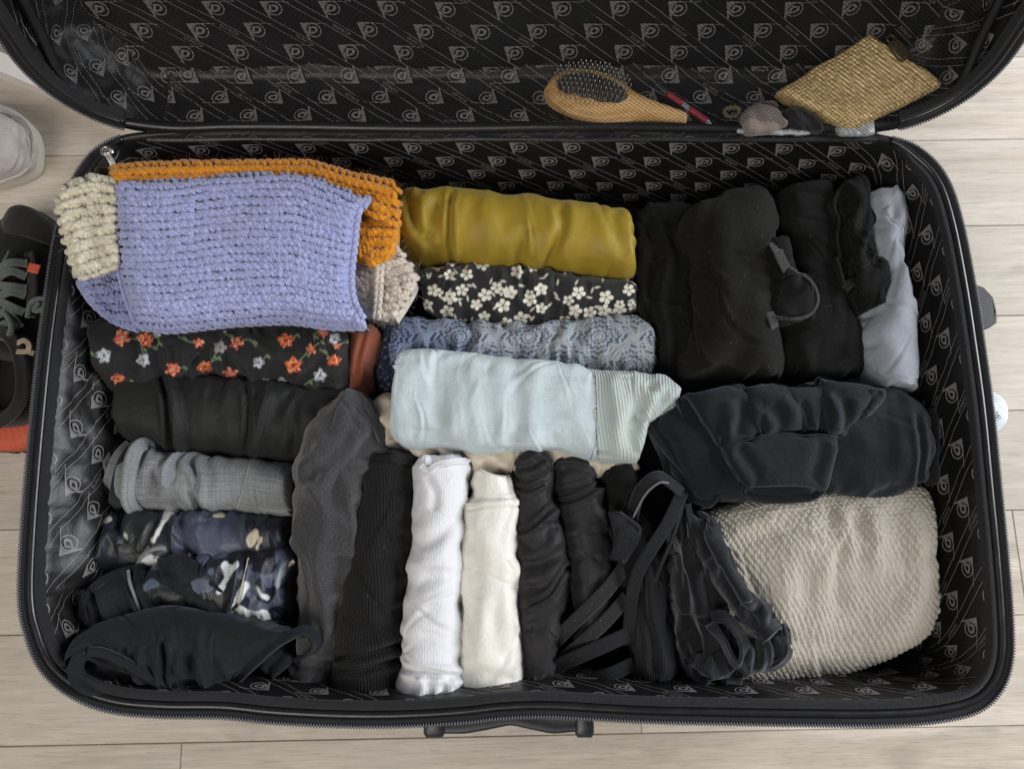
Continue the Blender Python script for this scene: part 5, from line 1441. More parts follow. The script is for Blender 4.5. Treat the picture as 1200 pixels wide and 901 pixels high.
roll("sleeve_gather", [(906, 456), (924, 470), (936, 490), (938, 504)], [(962, 452), (962, 470), (958, 490), (956, 504)], M_SWEAT, z=.185, hh=.0095, ns=90, nt=80, sq=2.9, cap=(.08, .03), parent=g.o, bk=(.05,.20,.10,.005), seed=41, fx=[lump(.05, .003, 14), crease([(940, 470), (948, 488), (946, 504)], 4, 3)])
roll("sleeve_gather", [(959, 442), (957, 465), (957, 488), (958, 506)], [(1030, 454), (1012, 476), (998, 496), (988, 513)], M_SWEAT, z=.185, hh=.0095, ns=110, nt=90, sq=2.9, cap=(.10, .03), capw=(.9, 1), parent=g.o, bk=(.05,.20,.10,.005), seed=42, fx=[lump(.05, .003, 15), crease([(970, 462), (978, 485), (984, 508)], 6, -5), crease([(990, 468), (990, 490), (986, 506)], 6, 4), crease([(962, 480), (966, 496), (966, 508)], 4, 3)])
roll("sleeve_gather", [(1008, 456), (1010, 470), (1004, 484)], [(1040, 456), (1036, 466), (1012, 490)], M_SWEAT, z=.185, hh=.0095, ns=60, nt=60, cap=(.15, .1), parent=g.o, bk=(.05,.20,.10,.005), seed=43, fx=[crease([(1012, 480), (1020, 468), (1034, 460)], 4, 3)])
cf = roll("cuff", [(842, 521), (854, 543), (866, 560), (877, 571)], [(986, 510), (978, 535), (972, 556), (964, 570)], M_SWEAT, z=.188, hh=.0095, ns=130, nt=120, sq=3.4, cap=(.03, .03), capw=(1, 1), parent=g.o, bk=(.05, .03, .06, .008), seed=44, wob=.4,
          fx=[crease([(852, 526), (868, 552), (884, 570)], 6, -3.0), crease([(866, 522), (880, 546), (892, 566)], 6, 2.2), crease([(978, 516), (970, 545), (962, 568)], 6, -3.0), crease([(964, 518), (958, 545), (950, 566)], 7, 1.6)])
strip("cuff_rim", A([(880, 569), (873, 573), (874, 579), (884, 583), (905, 585), (930, 585), (950, 583), (962, 576), (966, 568)], [.184, .180, .176, .172, .170, .170, .172, .176, .184]), [.006, .007, .008, .008, .007, .006, .006, .006, .005], .004, M_SWEAT, g.o, n=70, lean=[35, 50, 40, 20, 15, 15, 20, 40, 30])
seam(cf, [(846, 524), (862, 514), (886, 508), (930, 506), (960, 507), (986, 513)], 3.2, 1.6, M_SWEAT, 'cuff_seam', lift=.001)

# ------------------------------------------------------------------ black rolls, upper right
g = roll("black_jumper_roll", [(742, 246), (740, 300), (742, 370), (776, 446)], [(812, 240), (812, 300), (812, 370), (808, 446)], M_BCOT, z=.120, hh=.034, ns=170, nt=100, sq=3.2, cap=(.03, .04), capw=(.97, .97), bk=(.15,.15,.15), seed=45, fx=[pinches(12, 20, 30, .04, .0013, .0018, 19), fold(15, .035, .0026, 4, 110), crease([(762, 250), (766, 330), (772, 420)], 6, 5, .8), crease([(786, 250), (790, 340), (794, 430)], 6, 4, .8), crease([(768, 250), (785, 262), (806, 254)], 5, 4, .6)])
tag(g.o, "black garment rolled upright just right of the olive satin roll", "rolled garment", "rolled clothes in the suitcase")
g = roll("black_hoodie_roll", [(806, 248), (799, 275), (803, 310), (806, 370), (792, 446)], [(900, 222), (908, 262), (908, 330), (905, 380), (913, 446)], M_BCOT2, z=.138, hh=.044, ns=200, nt=130, sq=3.0, cap=(.035, .04), capw=(.95, .96), bk=(.10,.07,.14,.010), seed=46, fx=[pinches(14, 50, 40, .035, .0012, .0018, 20), fold(40, .07, .003, 3, 112), lump(.08, .004, 6), crease([(806, 306), (830, 312), (870, 300)], 9, 3, .6), crease([(880, 390), (860, 420), (830, 440)], 10, 3, .5), crease([(846, 240), (850, 300), (846, 380)], 16, -2)])
tag(g.o, "big thick washed black roll, fattest of the upright black rolls at the far right", "rolled garment", "rolled clothes in the suitcase")
g = roll("black_shirt_roll", [(908, 226), (914, 270), (914, 340), (904, 446)], [(976, 214), (986, 270), (994, 340), (1004, 446)], M_BCOT, z=.132, hh=.038, ns=200, nt=120, sq=3.2, cap=(.025, .04), capw=(.97, .97), bk=(.11,.07,.12,.008), seed=47, fx=[pinches(12, 60, 40, .035, .0012, .0018, 21), fold(85, .05, .0022, 3, 115), crease([(914, 234), (945, 230), (974, 232)], 3.5, 3, .5), crease([(912, 440), (950, 420), (992, 405)], 10, 4, .6), crease([(940, 400), (960, 430), (1000, 436)], 8, -3)])
tag(g.o, "black shirt rolled upright between the fattest black roll and the grey shirt", "rolled garment", "rolled clothes in the suitcase")
M_MESHG = fabric("grey_tulle", (.022, .022, .023), .85, .3, gbump=1.0, mel=.6, mel_scale=420, lint=.3)
br = roll("lace_bralette", [(900, 282), (904, 310), (903, 350), (902, 384)], [(922, 276), (934, 318), (954, 330), (950, 372)], M_BCOT, z=.172, hh=.012, ns=90, nt=70, sq=2.4, cap=(.08, .1), bk=(.2,.2,.15,.004), seed=48, fx=[fold(30, .02, .002, 3, 117), crease([(915, 320), (935, 332), (950, 345)], 8, -2.5)])
tag(br.o, "small black bralette with a thin grey loop strap lying over the upright black rolls", "bralette")
strip("lace_edge", A([(906, 284), (914, 300), (922, 316), (934, 322)], [.183, .187, .187, .184]), .010, .0010, M_MESHG, br.o, n=40, lean=8, wob=.001)
strip("strap", A([(930, 318), (944, 324), (954, 334), (959, 350), (954, 364), (942, 372), (926, 374), (908, 372)], [.185, .187, .188, .188, .187, .186, .186, .183]), [.002, .0025, .0028, .0025, .0022, .003, .003, .004], .0010, M_MESHG, br.o, n=60, lean=30)
strip("lace_edge", A([(901, 366), (906, 376), (908, 385)], [.182, .183, .178]), .009, .0012, M_MESHG, br.o, n=20, lean=8)

g = roll("crumpled_black_top", [(974, 230), (976, 270), (982, 310), (984, 340), (996, 372)], [(1010, 206), (1012, 260), (1014, 300), (1022, 330), (1016, 368)], M_BCOT, z=.148, hh=.034, ns=160, nt=100, bk=(.3,.3,.2), seed=49, cap=(.08, .08), fx=[pinches(14, 20, 30, .025, .0013, .0015, 23), fold(15, .02, .003, 4, 120), crease([(994, 220), (992, 280), (1000, 350)], 6, 6, .8)])
tag(g.o, "crumpled thin black top squeezed against the lavender grey shirt", "garment")
strip("neck_edge", A([(1006, 208), (990, 216), (979, 232), (978, 246), (983, 258), (981, 280), (984, 300), (980, 306)], [.168, .174, .176, .176, .176, .174, .174, .172]), .004, .0022, M_BCOT2, g.o, n=60, lean=40)
strip("sleeve_edge", A([(980, 302), (986, 322), (990, 338), (996, 330), (998, 308)], [.176, .178, .176, .172, .168]), .005, .0025, M_BCOT2, g.o, n=40, lean=45)
strip("sleeve_edge", A([(988, 338), (1002, 330), (1010, 342), (1016, 352)], [.178, .176, .172, .168]), .009, .003, M_BCOT2, g.o, n=40, lean=20)

g = roll("grey_tshirt", [(1009, 232), (1008, 256), (1014, 284), (1022, 312), (1020, 340), (1004, 372), (1004, 410), (1010, 458)], [(1053, 226), (1054, 250), (1058, 268), (1054, 300), (1056, 340), (1058, 390), (1066, 430), (1062, 462)], M_LAV, z=.146, hh=.038, ns=220, nt=110, cap=(.03, .03), capw=(.95, .97), bk=(.12,.08,.14,.007), seed=50, wob=.8,
         fx=[pinches(18, 25, 35, .028, .0011, .0014, 22), fold(12, .03, .0022, 4, 124), crease([(1014, 262), (1022, 285), (1026, 310)], 3, 3.5, .8), crease([(1018, 300), (1022, 320), (1026, 335)], 3, 4, .8), crease([(1048, 258), (1050, 240), (1044, 236)], 4, 3.5, .8), crease([(1050, 262), (1036, 290), (1040, 320)], 12, -3), crease([(1058, 300), (1040, 350), (1010, 378)], 10, 3.5, .7), step([(1004, 438), (1040, 436), (1068, 440)], 1, 1.5), crease([(1030, 458), (1046, 450), (1064, 452)], 3, 4, .6)])
tag(g.o, "lavender grey shirt rolled upright beside the right lining, only light roll there", "rolled garment", "rolled clothes in the suitcase")
stitches(g, [(1006, 441), (1036, 438), (1064, 443)], M_LAV, 3, .3)
# ------------------------------------------------------------------ knitted blanket of thick yarn
def yarn_mat(name, c, fuzz=.5, vary=.14):
    m, nt, p = new_mat(name); L = nt.links.new
    uv = nd(nt, 'ShaderNodeUVMap', uv_map='UVMap')
    mp = nd(nt, 'ShaderNodeMapping'); mp.inputs['Rotation'].default_value = (0, 0, math.radians(48)); L(uv.outputs[0], mp.inputs[0])
    w = nd(nt, 'ShaderNodeTexWave', wave_type='BANDS', bands_direction='X', Scale=.31416 / .0026, Distortion=1.0); L(mp.outputs[0], w.inputs['Vector']); w.inputs['Detail Scale'].default_value = 2
    n = nd(nt, 'ShaderNodeTexNoise', Scale=55.0, Detail=3.0); L(uv.outputs[0], n.inputs['Vector'])
    n2 = nd(nt, 'ShaderNodeTexNoise', Scale=1600.0, Detail=2.0); L(uv.outputs[0], n2.inputs['Vector'])
    r = nd(nt, 'ShaderNodeMapRange'); r.inputs['From Min'].default_value = .3; r.inputs['From Max'].default_value = .7; r.inputs['To Min'].default_value = 1 - vary; r.inputs['To Max'].default_value = 1 + vary
    L(n.outputs['Fac'], r.inputs['Value'])
    v = nd(nt, 'ShaderNodeVectorMath', operation='SCALE'); v.inputs[0].default_value = c; L(r.outputs[0], v.inputs['Scale'])
    L(v.outputs[0], p.inputs['Base Color'])
    p.inputs['Roughness'].default_value = .85; p.inputs['Specular IOR Level'].default_value = .15; p.inputs['Sheen Weight'].default_value = fuzz
    b = nd(nt, 'ShaderNodeBump', Strength=.75, Distance=.0007); L(w.outputs['Fac'], b.inputs['Height'])
    b2 = nd(nt, 'ShaderNodeBump', Strength=.3, Distance=.0004); L(n2.outputs['Fac'], b2.inputs['Height']); L(b.outputs[0], b2.inputs['Normal'])
    L(b2.outputs[0], p.inputs['Normal'])
    return m


Y_LAV = yarn_mat("lavender_yarn", lin(157, 163, 205))
Y_MUS = yarn_mat("mustard_yarn", lin(214, 138, 22), .4)
Y_CRE = yarn_mat("cream_yarn", lin(216, 208, 184))
Y_BEI = yarn_mat("oatmeal_yarn", lin(205, 192, 178), .6)
Y_LVD = yarn_mat("dusky_lavender_yarn", lin(138, 142, 184))


class Patch:
    """A thick knitted square: Coons patch over four traced edges, with a height profile zf(u,v)."""
    def __init__(s, top, bottom, left, right, zf, zref):
        n = 80
        T, B_, L_, R_ = (spline(e, n) for e in (top, bottom, left, right))
        g = np.linspace(0, 1, n)
        U, V = np.meshgrid(g, g, indexing='ij')
        P = (1 - V)[..., None] * T[:, None] + V[..., None] * B_[:, None] + (1 - U)[..., None] * L_[None] + U[..., None] * R_[None]
        P -= ((1 - U) * (1 - V))[..., None] * T[0] + (U * (1 - V))[..., None] * T[-1] + ((1 - U) * V)[..., None] * B_[0] + (U * V)[..., None] * B_[-1]
        z = zf(U, V)
        s.P = at(P[..., 0], P[..., 1], z); s.n = n
        N = np.cross(np.gradient(s.P, axis=0), np.gradient(s.P, axis=1)); N /= np.linalg.norm(N, axis=2, keepdims=True)
        if N[..., 2].mean() < 0: N = -N
        s.N = N
        s.lu = np.linalg.norm(np.diff(s.P[:, n // 2], axis=0), axis=1).sum(); s.lv = np.linalg.norm(np.diff(s.P[n // 2], axis=0), axis=1).sum()

    def ev(s, Q, u, v):
        fu = np.clip(u, 0, 1) * (s.n - 1); fv = np.clip(v, 0, 1) * (s.n - 1)
        i = np.minimum(fu.astype(int), s.n - 2); j = np.minimum(fv.astype(int), s.n - 2); a = (fu - i)[..., None]; b = (fv - j)[..., None]
        return (Q[i, j] * (1 - a) + Q[i + 1, j] * a) * (1 - b) + (Q[i, j + 1] * (1 - a) + Q[i + 1, j + 1] * a) * b

    def __call__(s, u, v, h):
        return s.ev(s.P, u, v) + s.ev(s.N, u, v) * np.asarray(h)[..., None]

    def base(s, name, mat, parent, drop):
        """The solid pad under the stitches, with thickness."""
        n = s.n
        g_ = np.linspace(.025, .975, n); U_, V_ = np.meshgrid(g_, g_, indexing='ij')
        top = s(U_, V_, np.full(U_.shape, -.0016)); bot = top.copy(); bot[..., 2] -= drop
        V = np.vstack([top.reshape(-1, 3), bot.reshape(-1, 3)])
        f = grid_faces(n, n); F = [f, f[:, ::-1] + n * n]
        ed = [np.arange(n) * n, (n - 1) + np.arange(n) * n, np.arange(n), (n - 1) * n + np.arange(n)]
        for e in ed: F.append(np.stack([e[:-1], e[1:], e[1:] + n * n, e[:-1] + n * n], 1))
        return mesh(name, V, np.vstack(F), mat, parent, uv=V[:, :2])


def garter(p, name, mat, parent, pu, pv, r, seed=0, k=8, u0=0.0, u1=1.0, v0=0.0, v1=1.0, jit=.12, arch=.62):
    """Garter stitch: rows of interlocking yarn bumps, every one a bent piece of yarn."""
    rs = np.random.RandomState(seed)
    nu = max(2, int(p.lu * (u1 - u0) / pu)); nv = max(2, int(p.lv * (v1 - v0) / pv))
    I, J = np.meshgrid(np.arange(nu), np.arange(nv), indexing='ij'); I = I.ravel(); J = J.ravel()
    t = np.linspace(-1, 1, k)[None]
    du, dv = (u1 - u0) / nu, (v1 - v0) / nv
    sg = np.where(J % 2, -1., 1.)[:, None]
    j1, j2, j3 = (rs.normal(0, jit, (len(I), 1)) for _ in range(3))
    cu = u0 + (I[:, None] + .5 + .5 * (J[:, None] % 2) - .25) * du + j1 * du * .5
    cv = v0 + (J[:, None] + .5) * dv + j2 * dv * .5
    tilt = .18 + .2 * j3
    u = cu + t * du * .60; v = cv - sg * (1 - t * t - .45) * dv * arch + t * tilt * dv
    h = r * (1.15 * (1 - t ** 4) - .75) + r * .25 * j3
    v = v + .010 * perlin(u * 5, v * 6, seed) + .004 * perlin(u * 17, v * 19, seed + 3); u = u + .006 * perlin(u * 6, v * 5, seed + 5)
    path = p(u, v, h); nn = p.ev(p.N, np.clip(u, 0, 1), np.clip(v, 0, 1))
    rad = r * (1.0 - .28 * t ** 4) * (1 + .10 * j1)
    b = Bag(); b.add(*tubes(path, nn, np.broadcast_to(rad, path.shape[:2]), 7, .85))
    o = b.build(name, mat, parent); o['kind'] = 'stuff'
    return o


def chain_edge(pts, name, mat, parent, pitch, r, nrm=(0, 0, 1), spread=1.0):
    """Edge stitches: a column of slanting yarn V's along a line (world points)."""
    p = spline(pts, 200); s = np.r_[0, np.cumsum(np.linalg.norm(np.diff(p, axis=0), axis=1))]
    k = int(s[-1] / pitch); g = (np.arange(k) + .5) * pitch
    C = np.stack([np.interp(g, s, p[:, i]) for i in range(3)], 1); T = np.stack([np.interp(np.minimum(g + .001, s[-1]), s, p[:, i]) - np.interp(g - .001, s, p[:, i]) for i in range(3)], 1)
    T /= np.linalg.norm(T, axis=1, keepdims=True); Z = np.broadcast_to(np.asarray(nrm, float), T.shape); S = np.cross(T, Z)
    t = np.linspace(-1, 1, 6)[None, :, None]; b = Bag()
    for sd in (-1, 1):
        path = C[:, None] + T[:, None] * (t * pitch * .72) + S[:, None] * (sd * r * spread * (.75 + .55 * t)) + Z[:, None] * (r * .5 * (1 - t ** 2))
        b.add(*tubes(path, np.broadcast_to(Z[:, None], path.shape), np.broadcast_to(r * (1 - .3 * t[..., 0] ** 2), path.shape[:2]), 7))
    o = b.build(name, mat, parent); o['kind'] = 'stuff'
    return o


def fuzz(p, name, mat, parent, n, ln, seed, edge=False, r=.00006):
    """Loose fibres standing off the yarn."""
    rs = np.random.RandomState(seed)
    u, v = rs.rand(n), rs.rand(n)
    if edge:
        k = rs.randint(0, 3, n); u = np.where(k == 1, rs.choice([0, 1], n) * 1., u); v = np.where(k != 1, rs.choice([0, 1], n) * 1., v)
    c = p(u, v, np.full(n, .0015)); d = rs.normal(0, 1, (n, 3)); d[:, 2] = np.abs(d[:, 2]) * .7 + .1; d /= np.linalg.norm(d, axis=1, keepdims=True)
    e = rs.normal(0, .5, (n, 3)); L_ = ln * rs.uniform(.4, 1.2, (n, 1, 1)); t = np.linspace(0, 1, 5)[None, :, None]
    path = c[:, None] + L_ * (t * d[:, None] + t ** 2 * e[:, None])
    b = Bag(); b.add(*tubes(path, np.broadcast_to(np.array([.3, .2, .9]), path.shape), np.full((n, 5), r), 3))
    o = b.build(name, mat, parent); o['kind'] = 'stuff'
    return o


blanket = empty("knitted_blanket")
tag(blanket, "chunky hand knitted blanket in lavender, mustard and cream squares, folded in the far left corner", "knitted blanket")


def pad(z0, z1, ea, eb, p=3.0, tilt=(0, 0), nz=.003, seed=0):
    """Height: z1 in the middle, falling to z0 at the edges; ea, eb: how far in (0..1) the edges round over."""
    def f(U, V):
        e = lambda x, a: (1 - np.clip(1 - x / a, 0, 1) ** p) ** (1 / p) if a > 0 else np.ones_like(x)
        k = np.minimum(np.minimum(e(U, ea[0]), e(1 - U, ea[1])), np.minimum(e(V, eb[0]), e(1 - V, eb[1])))
        return z0 + (z1 - z0) * k + tilt[0] * (U - .5) + tilt[1] * (V - .5) + nz * perlin(U * 3, V * 3, seed)
    return f


# mustard layer under the lavender square: along the far edge and round its right end
must = Patch([(130, 196), (200, 191), (300, 190), (360, 190), (410, 203), (467, 214)], [(130, 226), (220, 228), (330, 226), (400, 240), (450, 258), (466, 268)],
             [(130, 196), (129, 210), (130, 226)], [(467, 214), (468, 240), (466, 268)], pad(.196, .214, (.02, .02), (.35, 0), seed=2), .2)
must.base("mustard_pad", Y_MUS, blanket, .03)
garter(must, "mustard_stitches", Y_MUS, blanket, .0076, .0056, .0027, 5, jit=.2)
must2 = Patch([(418, 244), (445, 236), (468, 240)], [(418, 306), (436, 312), (450, 304)], [(418, 244), (417, 275), (418, 306)], [(468, 240), (466, 268), (461, 296), (450, 304)], pad(.188, .206, (.0, .12), (0, .1), seed=3), .2)
must2.base("mustard_pad", Y_MUS, blanket, .03)
garter(must2, "mustard_stitches", Y_MUS, blanket, .0062, .0060, .0027, 6, jit=.3)
oat = Patch([(414, 292), (435, 298), (458, 283)], [(420, 366), (440, 374), (462, 372)], [(414, 292), (415, 330), (420, 366)], [(458, 283), (480, 310), (489, 326), (476, 352), (462, 372)], pad(.176, .198, (.0, .16), (.1, .14), seed=4), .2)
oat.base("oatmeal_pad", Y_BEI, blanket, .03)
garter(oat, "oatmeal_stitches", Y_BEI, blanket, .0062, .0060, .0026, 7, jit=.45)
chain_edge(A([(446, 306), (444, 340), (441, 372)], .204), "oatmeal_edge", Y_BEI, blanket, .0062, .0022)
chain_edge(A([(449, 306), (454, 296), (461, 282)], .206), "mustard_edge", Y_MUS, blanket, .0062, .0022)
# cream end over the case rim, with its dusky lavender continuation
cream = Patch([(72, 222), (90, 212), (110, 208), (136, 212)], [(90, 324), (110, 318), (138, 308)], [(72, 222), (68, 240), (73, 270), (82, 300), (90, 324)], [(136, 212), (136, 260), (138, 308)], pad(.203, .222, (.22, 0), (.12, 0), seed=5), .2)
cream.base("cream_pad", Y_CRE, blanket, .022)
garter(cream, "cream_stitches", Y_CRE, blanket, .0084, .0060, .0031, 8, jit=.28, arch=.6)
garter(Patch([(89, 320), (110, 314), (137, 305)], [(92, 329), (112, 322), (138, 313)], [(89, 320), (90, 324), (92, 329)], [(137, 305), (137, 309), (138, 313)], lambda U, V: .212 + U * .006, .2), "cream_stitches", Y_CRE, blanket, .0088, .0055, .0032, 9)
dusk = Patch([(88, 322), (112, 316), (140, 304)], [(128, 374), (146, 380), (170, 386)], [(88, 322), (100, 345), (112, 360), (128, 374)], [(140, 304), (150, 345), (170, 386)], pad(.190, .204, (.2, 0), (0, .15), seed=6), .2)
dusk.base("lavender_pad", Y_LVD, blanket, .022)
garter(dusk, "lavender_stitches", Y_LVD, blanket, .0066, .0054, .0025, 10)
chain_edge(A([(92, 330), (104, 349), (118, 364), (140, 379), (168, 388)], .199), "lavender_edge", Y_LAV, blanket, .0060, .0016)
# the lavender square on top
lav = Patch([(133, 209), (180, 211), (230, 208), (290, 204), (350, 204), (366, 206), (400, 220), (442, 236)], [(164, 384), (200, 388), (240, 384), (280, 380), (340, 378), (390, 384), (436, 384)],
            [(133, 209), (133, 250), (138, 300), (148, 345), (164, 384)], [(442, 236), (425, 250), (419, 290), (415, 330), (420, 360), (436, 384)], pad(.200, .232, (.10, .08), (.12, .24), 2.4, seed=7, nz=.004), .22)
lav.base("lavender_pad", Y_LVD, blanket, .03)
garter(lav, "lavender_stitches", Y_LAV, blanket, .0069, .0047, .00245, 11, u0=.02, u1=.965, jit=.22, arch=.62)
chain_edge(lav(np.full(30, .972), np.linspace(.02, .99, 30), np.full(30, .0018)), "lavender_edge", Y_LAV, blanket, .0068, .0026)
chain_edge(lav(np.full(30, .008), np.linspace(.01, .99, 30), np.full(30, .0010)), "lavender_edge", Y_LAV, blanket, .0064, .0019)
chain_edge(lav(np.linspace(.01, .98, 40), np.full(40, .995), np.full(40, .0)), "lavender_edge", Y_LAV, blanket, .0078, .0019)
for p_, m_, n_, l_, s_ in ((must, Y_MUS, 1500, .006, 1), (must2, Y_MUS, 500, .005, 2), (oat, Y_BEI, 1300, .008, 3), (cream, Y_CRE, 1600, .005, 4), (lav, Y_LAV, 3500, .0035, 5)):
    fuzz(p_, "yarn_fibres", m_, blanket, n_, l_, s_)
fuzz(must, "yarn_fibres", Y_MUS, blanket, 600, .0045, 6, True, .00004); fuzz(oat, "yarn_fibres", Y_BEI, blanket, 500, .008, 7, True, .00005)
# ------------------------------------------------------------------ things behind the net in the lid
def beech(name, c0, c1):
    m, nt, p = new_mat(name); L = nt.links.new
    tc = nd(nt, 'ShaderNodeTexCoord'); mp = nd(nt, 'ShaderNodeMapping'); mp.inputs['Scale'].default_value = (12, 90, 90); L(tc.outputs['Object'], mp.inputs[0])
    n = nd(nt, 'ShaderNodeTexNoise', Scale=1.0, Detail=4.0, Distortion=.5); L(mp.outputs[0], n.inputs['Vector'])
    r = nd(nt, 'ShaderNodeValToRGB'); L(n.outputs['Fac'], r.inputs[0]); e = r.color_ramp.elements
    e[0].position, e[0].color, e[1].position, e[1].color = .35, (*c0, 1), .68, (*c1, 1)
    L(r.outputs[0], p.inputs['Base Color']); p.inputs['Roughness'].default_value = .42
    return m


M_BEECH = beech("beech_wood", lin(196, 150, 96), lin(224, 184, 128))
M_PAD = plain("brush_rubber", (.022, .022, .022), .5, .4, noise=.2)
M_PIN = plain("steel_pin", (.45, .43, .40), .35, .5, metal=.8)
brush = empty("hairbrush")
tag(brush, "wooden paddle hairbrush with metal pins behind the net of the open lid", "hairbrush")
zb = [.196, .200, .205, .207, .206, .204, .202, .201, .200]
up = [(637, 106), (650, 88), (672, 80), (700, 82), (726, 94), (745, 108), (765, 118), (785, 126), (806, 136)]
dn = [(637, 112), (648, 126), (675, 139), (702, 146), (730, 146), (745, 144), (765, 144), (785, 147), (804, 150)]
bh = roll("brush_body", up, dn, M_BEECH, z=zb, hh=.0095, ns=120, nt=60, sq=2.6, cap=(.12, .03), capw=(.55, .7), parent=brush, wob=0, fx=[crease([(640, 110), (665, 130), (700, 138), (740, 134)], 3, -2)])
tc = (707, 106)
padr = roll("cushion_pad", [(648, 104), (658, 90), (680, 85), (705, 89), (728, 102), (738, 116)], [(650, 105), (660, 114), (680, 121), (705, 126), (722, 127), (737, 121)], M_PAD, z=[.203, .208, .211, .212, .211, .208], hh=.0065, ns=70, nt=50, sq=2.2, cap=(.12, .12), capw=(.6, .6), parent=brush, wob=0)
pin = None
rs = np.random.RandomState(2)
pn = A([(690, 105)], .214)[0]
ax = at(738, 118, .21) - at(648, 104, .21); ax /= np.linalg.norm(ax)
lat = np.cross([0, 0, 1.0], ax); lat /= np.linalg.norm(lat)
cen = (at(650, 101, .212) + at(736, 117, .212)) / 2; ha = np.linalg.norm(at(738, 118, .21) - at(648, 104, .21)) / 2 * .9
nrm_b = np.array([0, .30, 1.0]); nrm_b /= np.linalg.norm(nrm_b)
n_pin = 0
for i in range(-8, 9):
    for j in range(-4, 5):
        a_, l_ = (i + .5 * (j % 2)) / 8.3, j / 4.4
        if a_ * a_ + l_ * l_ > 1: continue
        basep = cen + ax * a_ * ha + lat * l_ * .0155 + np.array([0, 0, -.004 * (a_ * a_ + l_ * l_)])
        d = nrm_b + ax * a_ * .22 + lat * l_ * .20; d /= np.linalg.norm(d)
        if pin is None:
            b = Bag(); P = np.stack([np.zeros(5), np.zeros(5), np.array([-.002, .007, .015, .0175, .0190])], 1)
            b.add(*tubes(P[None], np.broadcast_to((1.0, 0, 0), P.shape)[None], np.array([[.0003, .0003, .0003, .0007, .0003]]), 6))
            pin = b.build("bristle", M_PIN, brush); o = pin
        else:
            o = pin.copy(); COL.objects.link(o); o.parent = brush
        o.location = basep; o.rotation_euler = Vector(d).to_track_quat('Z', 'Y').to_euler()

# gold woven pouch
def gold_mat():
    m, nt, p = new_mat("gold_weave"); L = nt.links.new
    uv = nd(nt, 'ShaderNodeUVMap', uv_map='UVMap'); n = nd(nt, 'ShaderNodeTexNoise', Scale=260.0, Detail=2.0); L(uv.outputs[0], n.inputs['Vector'])
    r = nd(nt, 'ShaderNodeValToRGB'); L(n.outputs['Fac'], r.inputs[0]); e = r.color_ramp.elements
    e[0].position, e[0].color, e[1].position, e[1].color = .32, (*lin(172, 142, 90), 1), .68, (*lin(224, 197, 146), 1)
    L(r.outputs[0], p.inputs['Base Color']); p.inputs['Roughness'].default_value = .5; p.inputs['Metallic'].default_value = .25; p.inputs['Specular IOR Level'].default_value = .5
    return m


def basket(c):
    p = .0038
    a, b = c.S / p, c.T / p
    k = (np.floor(a) + np.floor(b)) % 2
    fa, fb = np.abs(np.sin(np.pi * a)), np.abs(np.sin(np.pi * b))
    return .0010 * np.where(k > 0, fa ** .5 * (.6 + .4 * fb), fb ** .5 * (.6 + .4 * fa))


M_GOLD = gold_mat()
pouch = roll("woven_pouch", [(908, 112), (940, 92), (980, 65), (1018, 40)], [(985, 155), (1010, 146), (1055, 124), (1104, 98)], M_GOLD, z=[.203, .212, .222, .235], hh=.0085, ns=170, nt=150, sq=3.4, cap=(.06, .05), capw=(.96, .98), wob=.6, seed=60, fx=[basket, lump(.05, .002, 3), crease([(960, 150), (958, 120), (958, 95)], 4, 1.2), crease([(1040, 126), (1038, 100), (1034, 80)], 4, 1.0)])
tag(pouch.o, "gold woven zip pouch behind the net at the right of the lid", "pouch")
M_ZIPG = plain("pouch_zip", lin(170, 140, 100), .6, .3, noise=.1)
strip("zip", A([(1018, 42), (1045, 62), (1075, 82), (1102, 100)], .237), .0055, .003, M_ZIPG, pouch.o, n=40, lean=30)
M_BRASS = plain("tarnished_brass", lin(92, 78, 52), .45, .5, metal=.4, noise=.3, nscale=300, bump=.0004)
bb = Bag(); a0, a1 = at(1046, 48, .248), at(1062, 70, .246); dv = (a1 - a0) / 2; wv = np.cross([0, 0, 1.0], dv); wv = wv / np.linalg.norm(wv) * .0058
box(bb, (a0 + a1) / 2, dv, wv, (0, 0, .0016), bev=.35); tabo = bb.build("pull_tab", M_BRASS, pouch.o)
tube("pull_ring", [at(1044, 46, .246) + np.array([.0035 * math.cos(t), .0035 * math.sin(t), 0]) for t in np.linspace(0, 6.28, 10)[:-1]], .0009, M_BRASS, pouch.o, n=20, sides=6, closed=True)

# small odds and ends in the bottom of the net
M_RED = plain("red_plastic", lin(140, 30, 46), .5, .5, noise=.08)
M_CLEAR = plain("grey_plastic", lin(120, 124, 128), .35, .5, noise=.1)
pen = empty("lip_pencil"); tag(pen, "slim red and grey cosmetic pencil beside the hairbrush handle behind the net", "pencil")
q = A([(768, 98), (782, 110), (800, 122), (808, 128), (828, 142), (834, 148)], [.215, .212, .209, .208, .206, .205])
tube("shaft", q[[0, 1]], .0022, M_HARD, pen, n=10); tube("shaft", q[[1, 2]], .0026, M_RED, pen, n=10); tube("collar", q[[2, 3]], .0022, M_CLEAR, pen, n=10)
tube("shaft", q[[3, 4]], .0028, M_RED, pen, n=14); tube("tip", q[[4, 5]], [.0026, .0012], M_CLEAR, pen, n=10)
M_CRUMP = fabric("greige_cloth", lin(128, 116, 110), .8, .2, gbump=.6)
g = roll("crumpled_cloth", [(866, 142), (876, 128), (892, 123), (910, 128)], [(872, 151), (890, 153), (904, 152), (920, 148)], M_CRUMP, z=.207, hh=.009, ns=70, nt=60, cap=(.15, .15), seed=61, bk=(.2, .2, .1), fx=[lump(.02, .004, 3)])
tag(g.o, "small crumpled greige cloth in the bottom of the net", "cloth")
M_OLIV = plain("olive_elastic", lin(92, 90, 68), .8, .2, noise=.2)
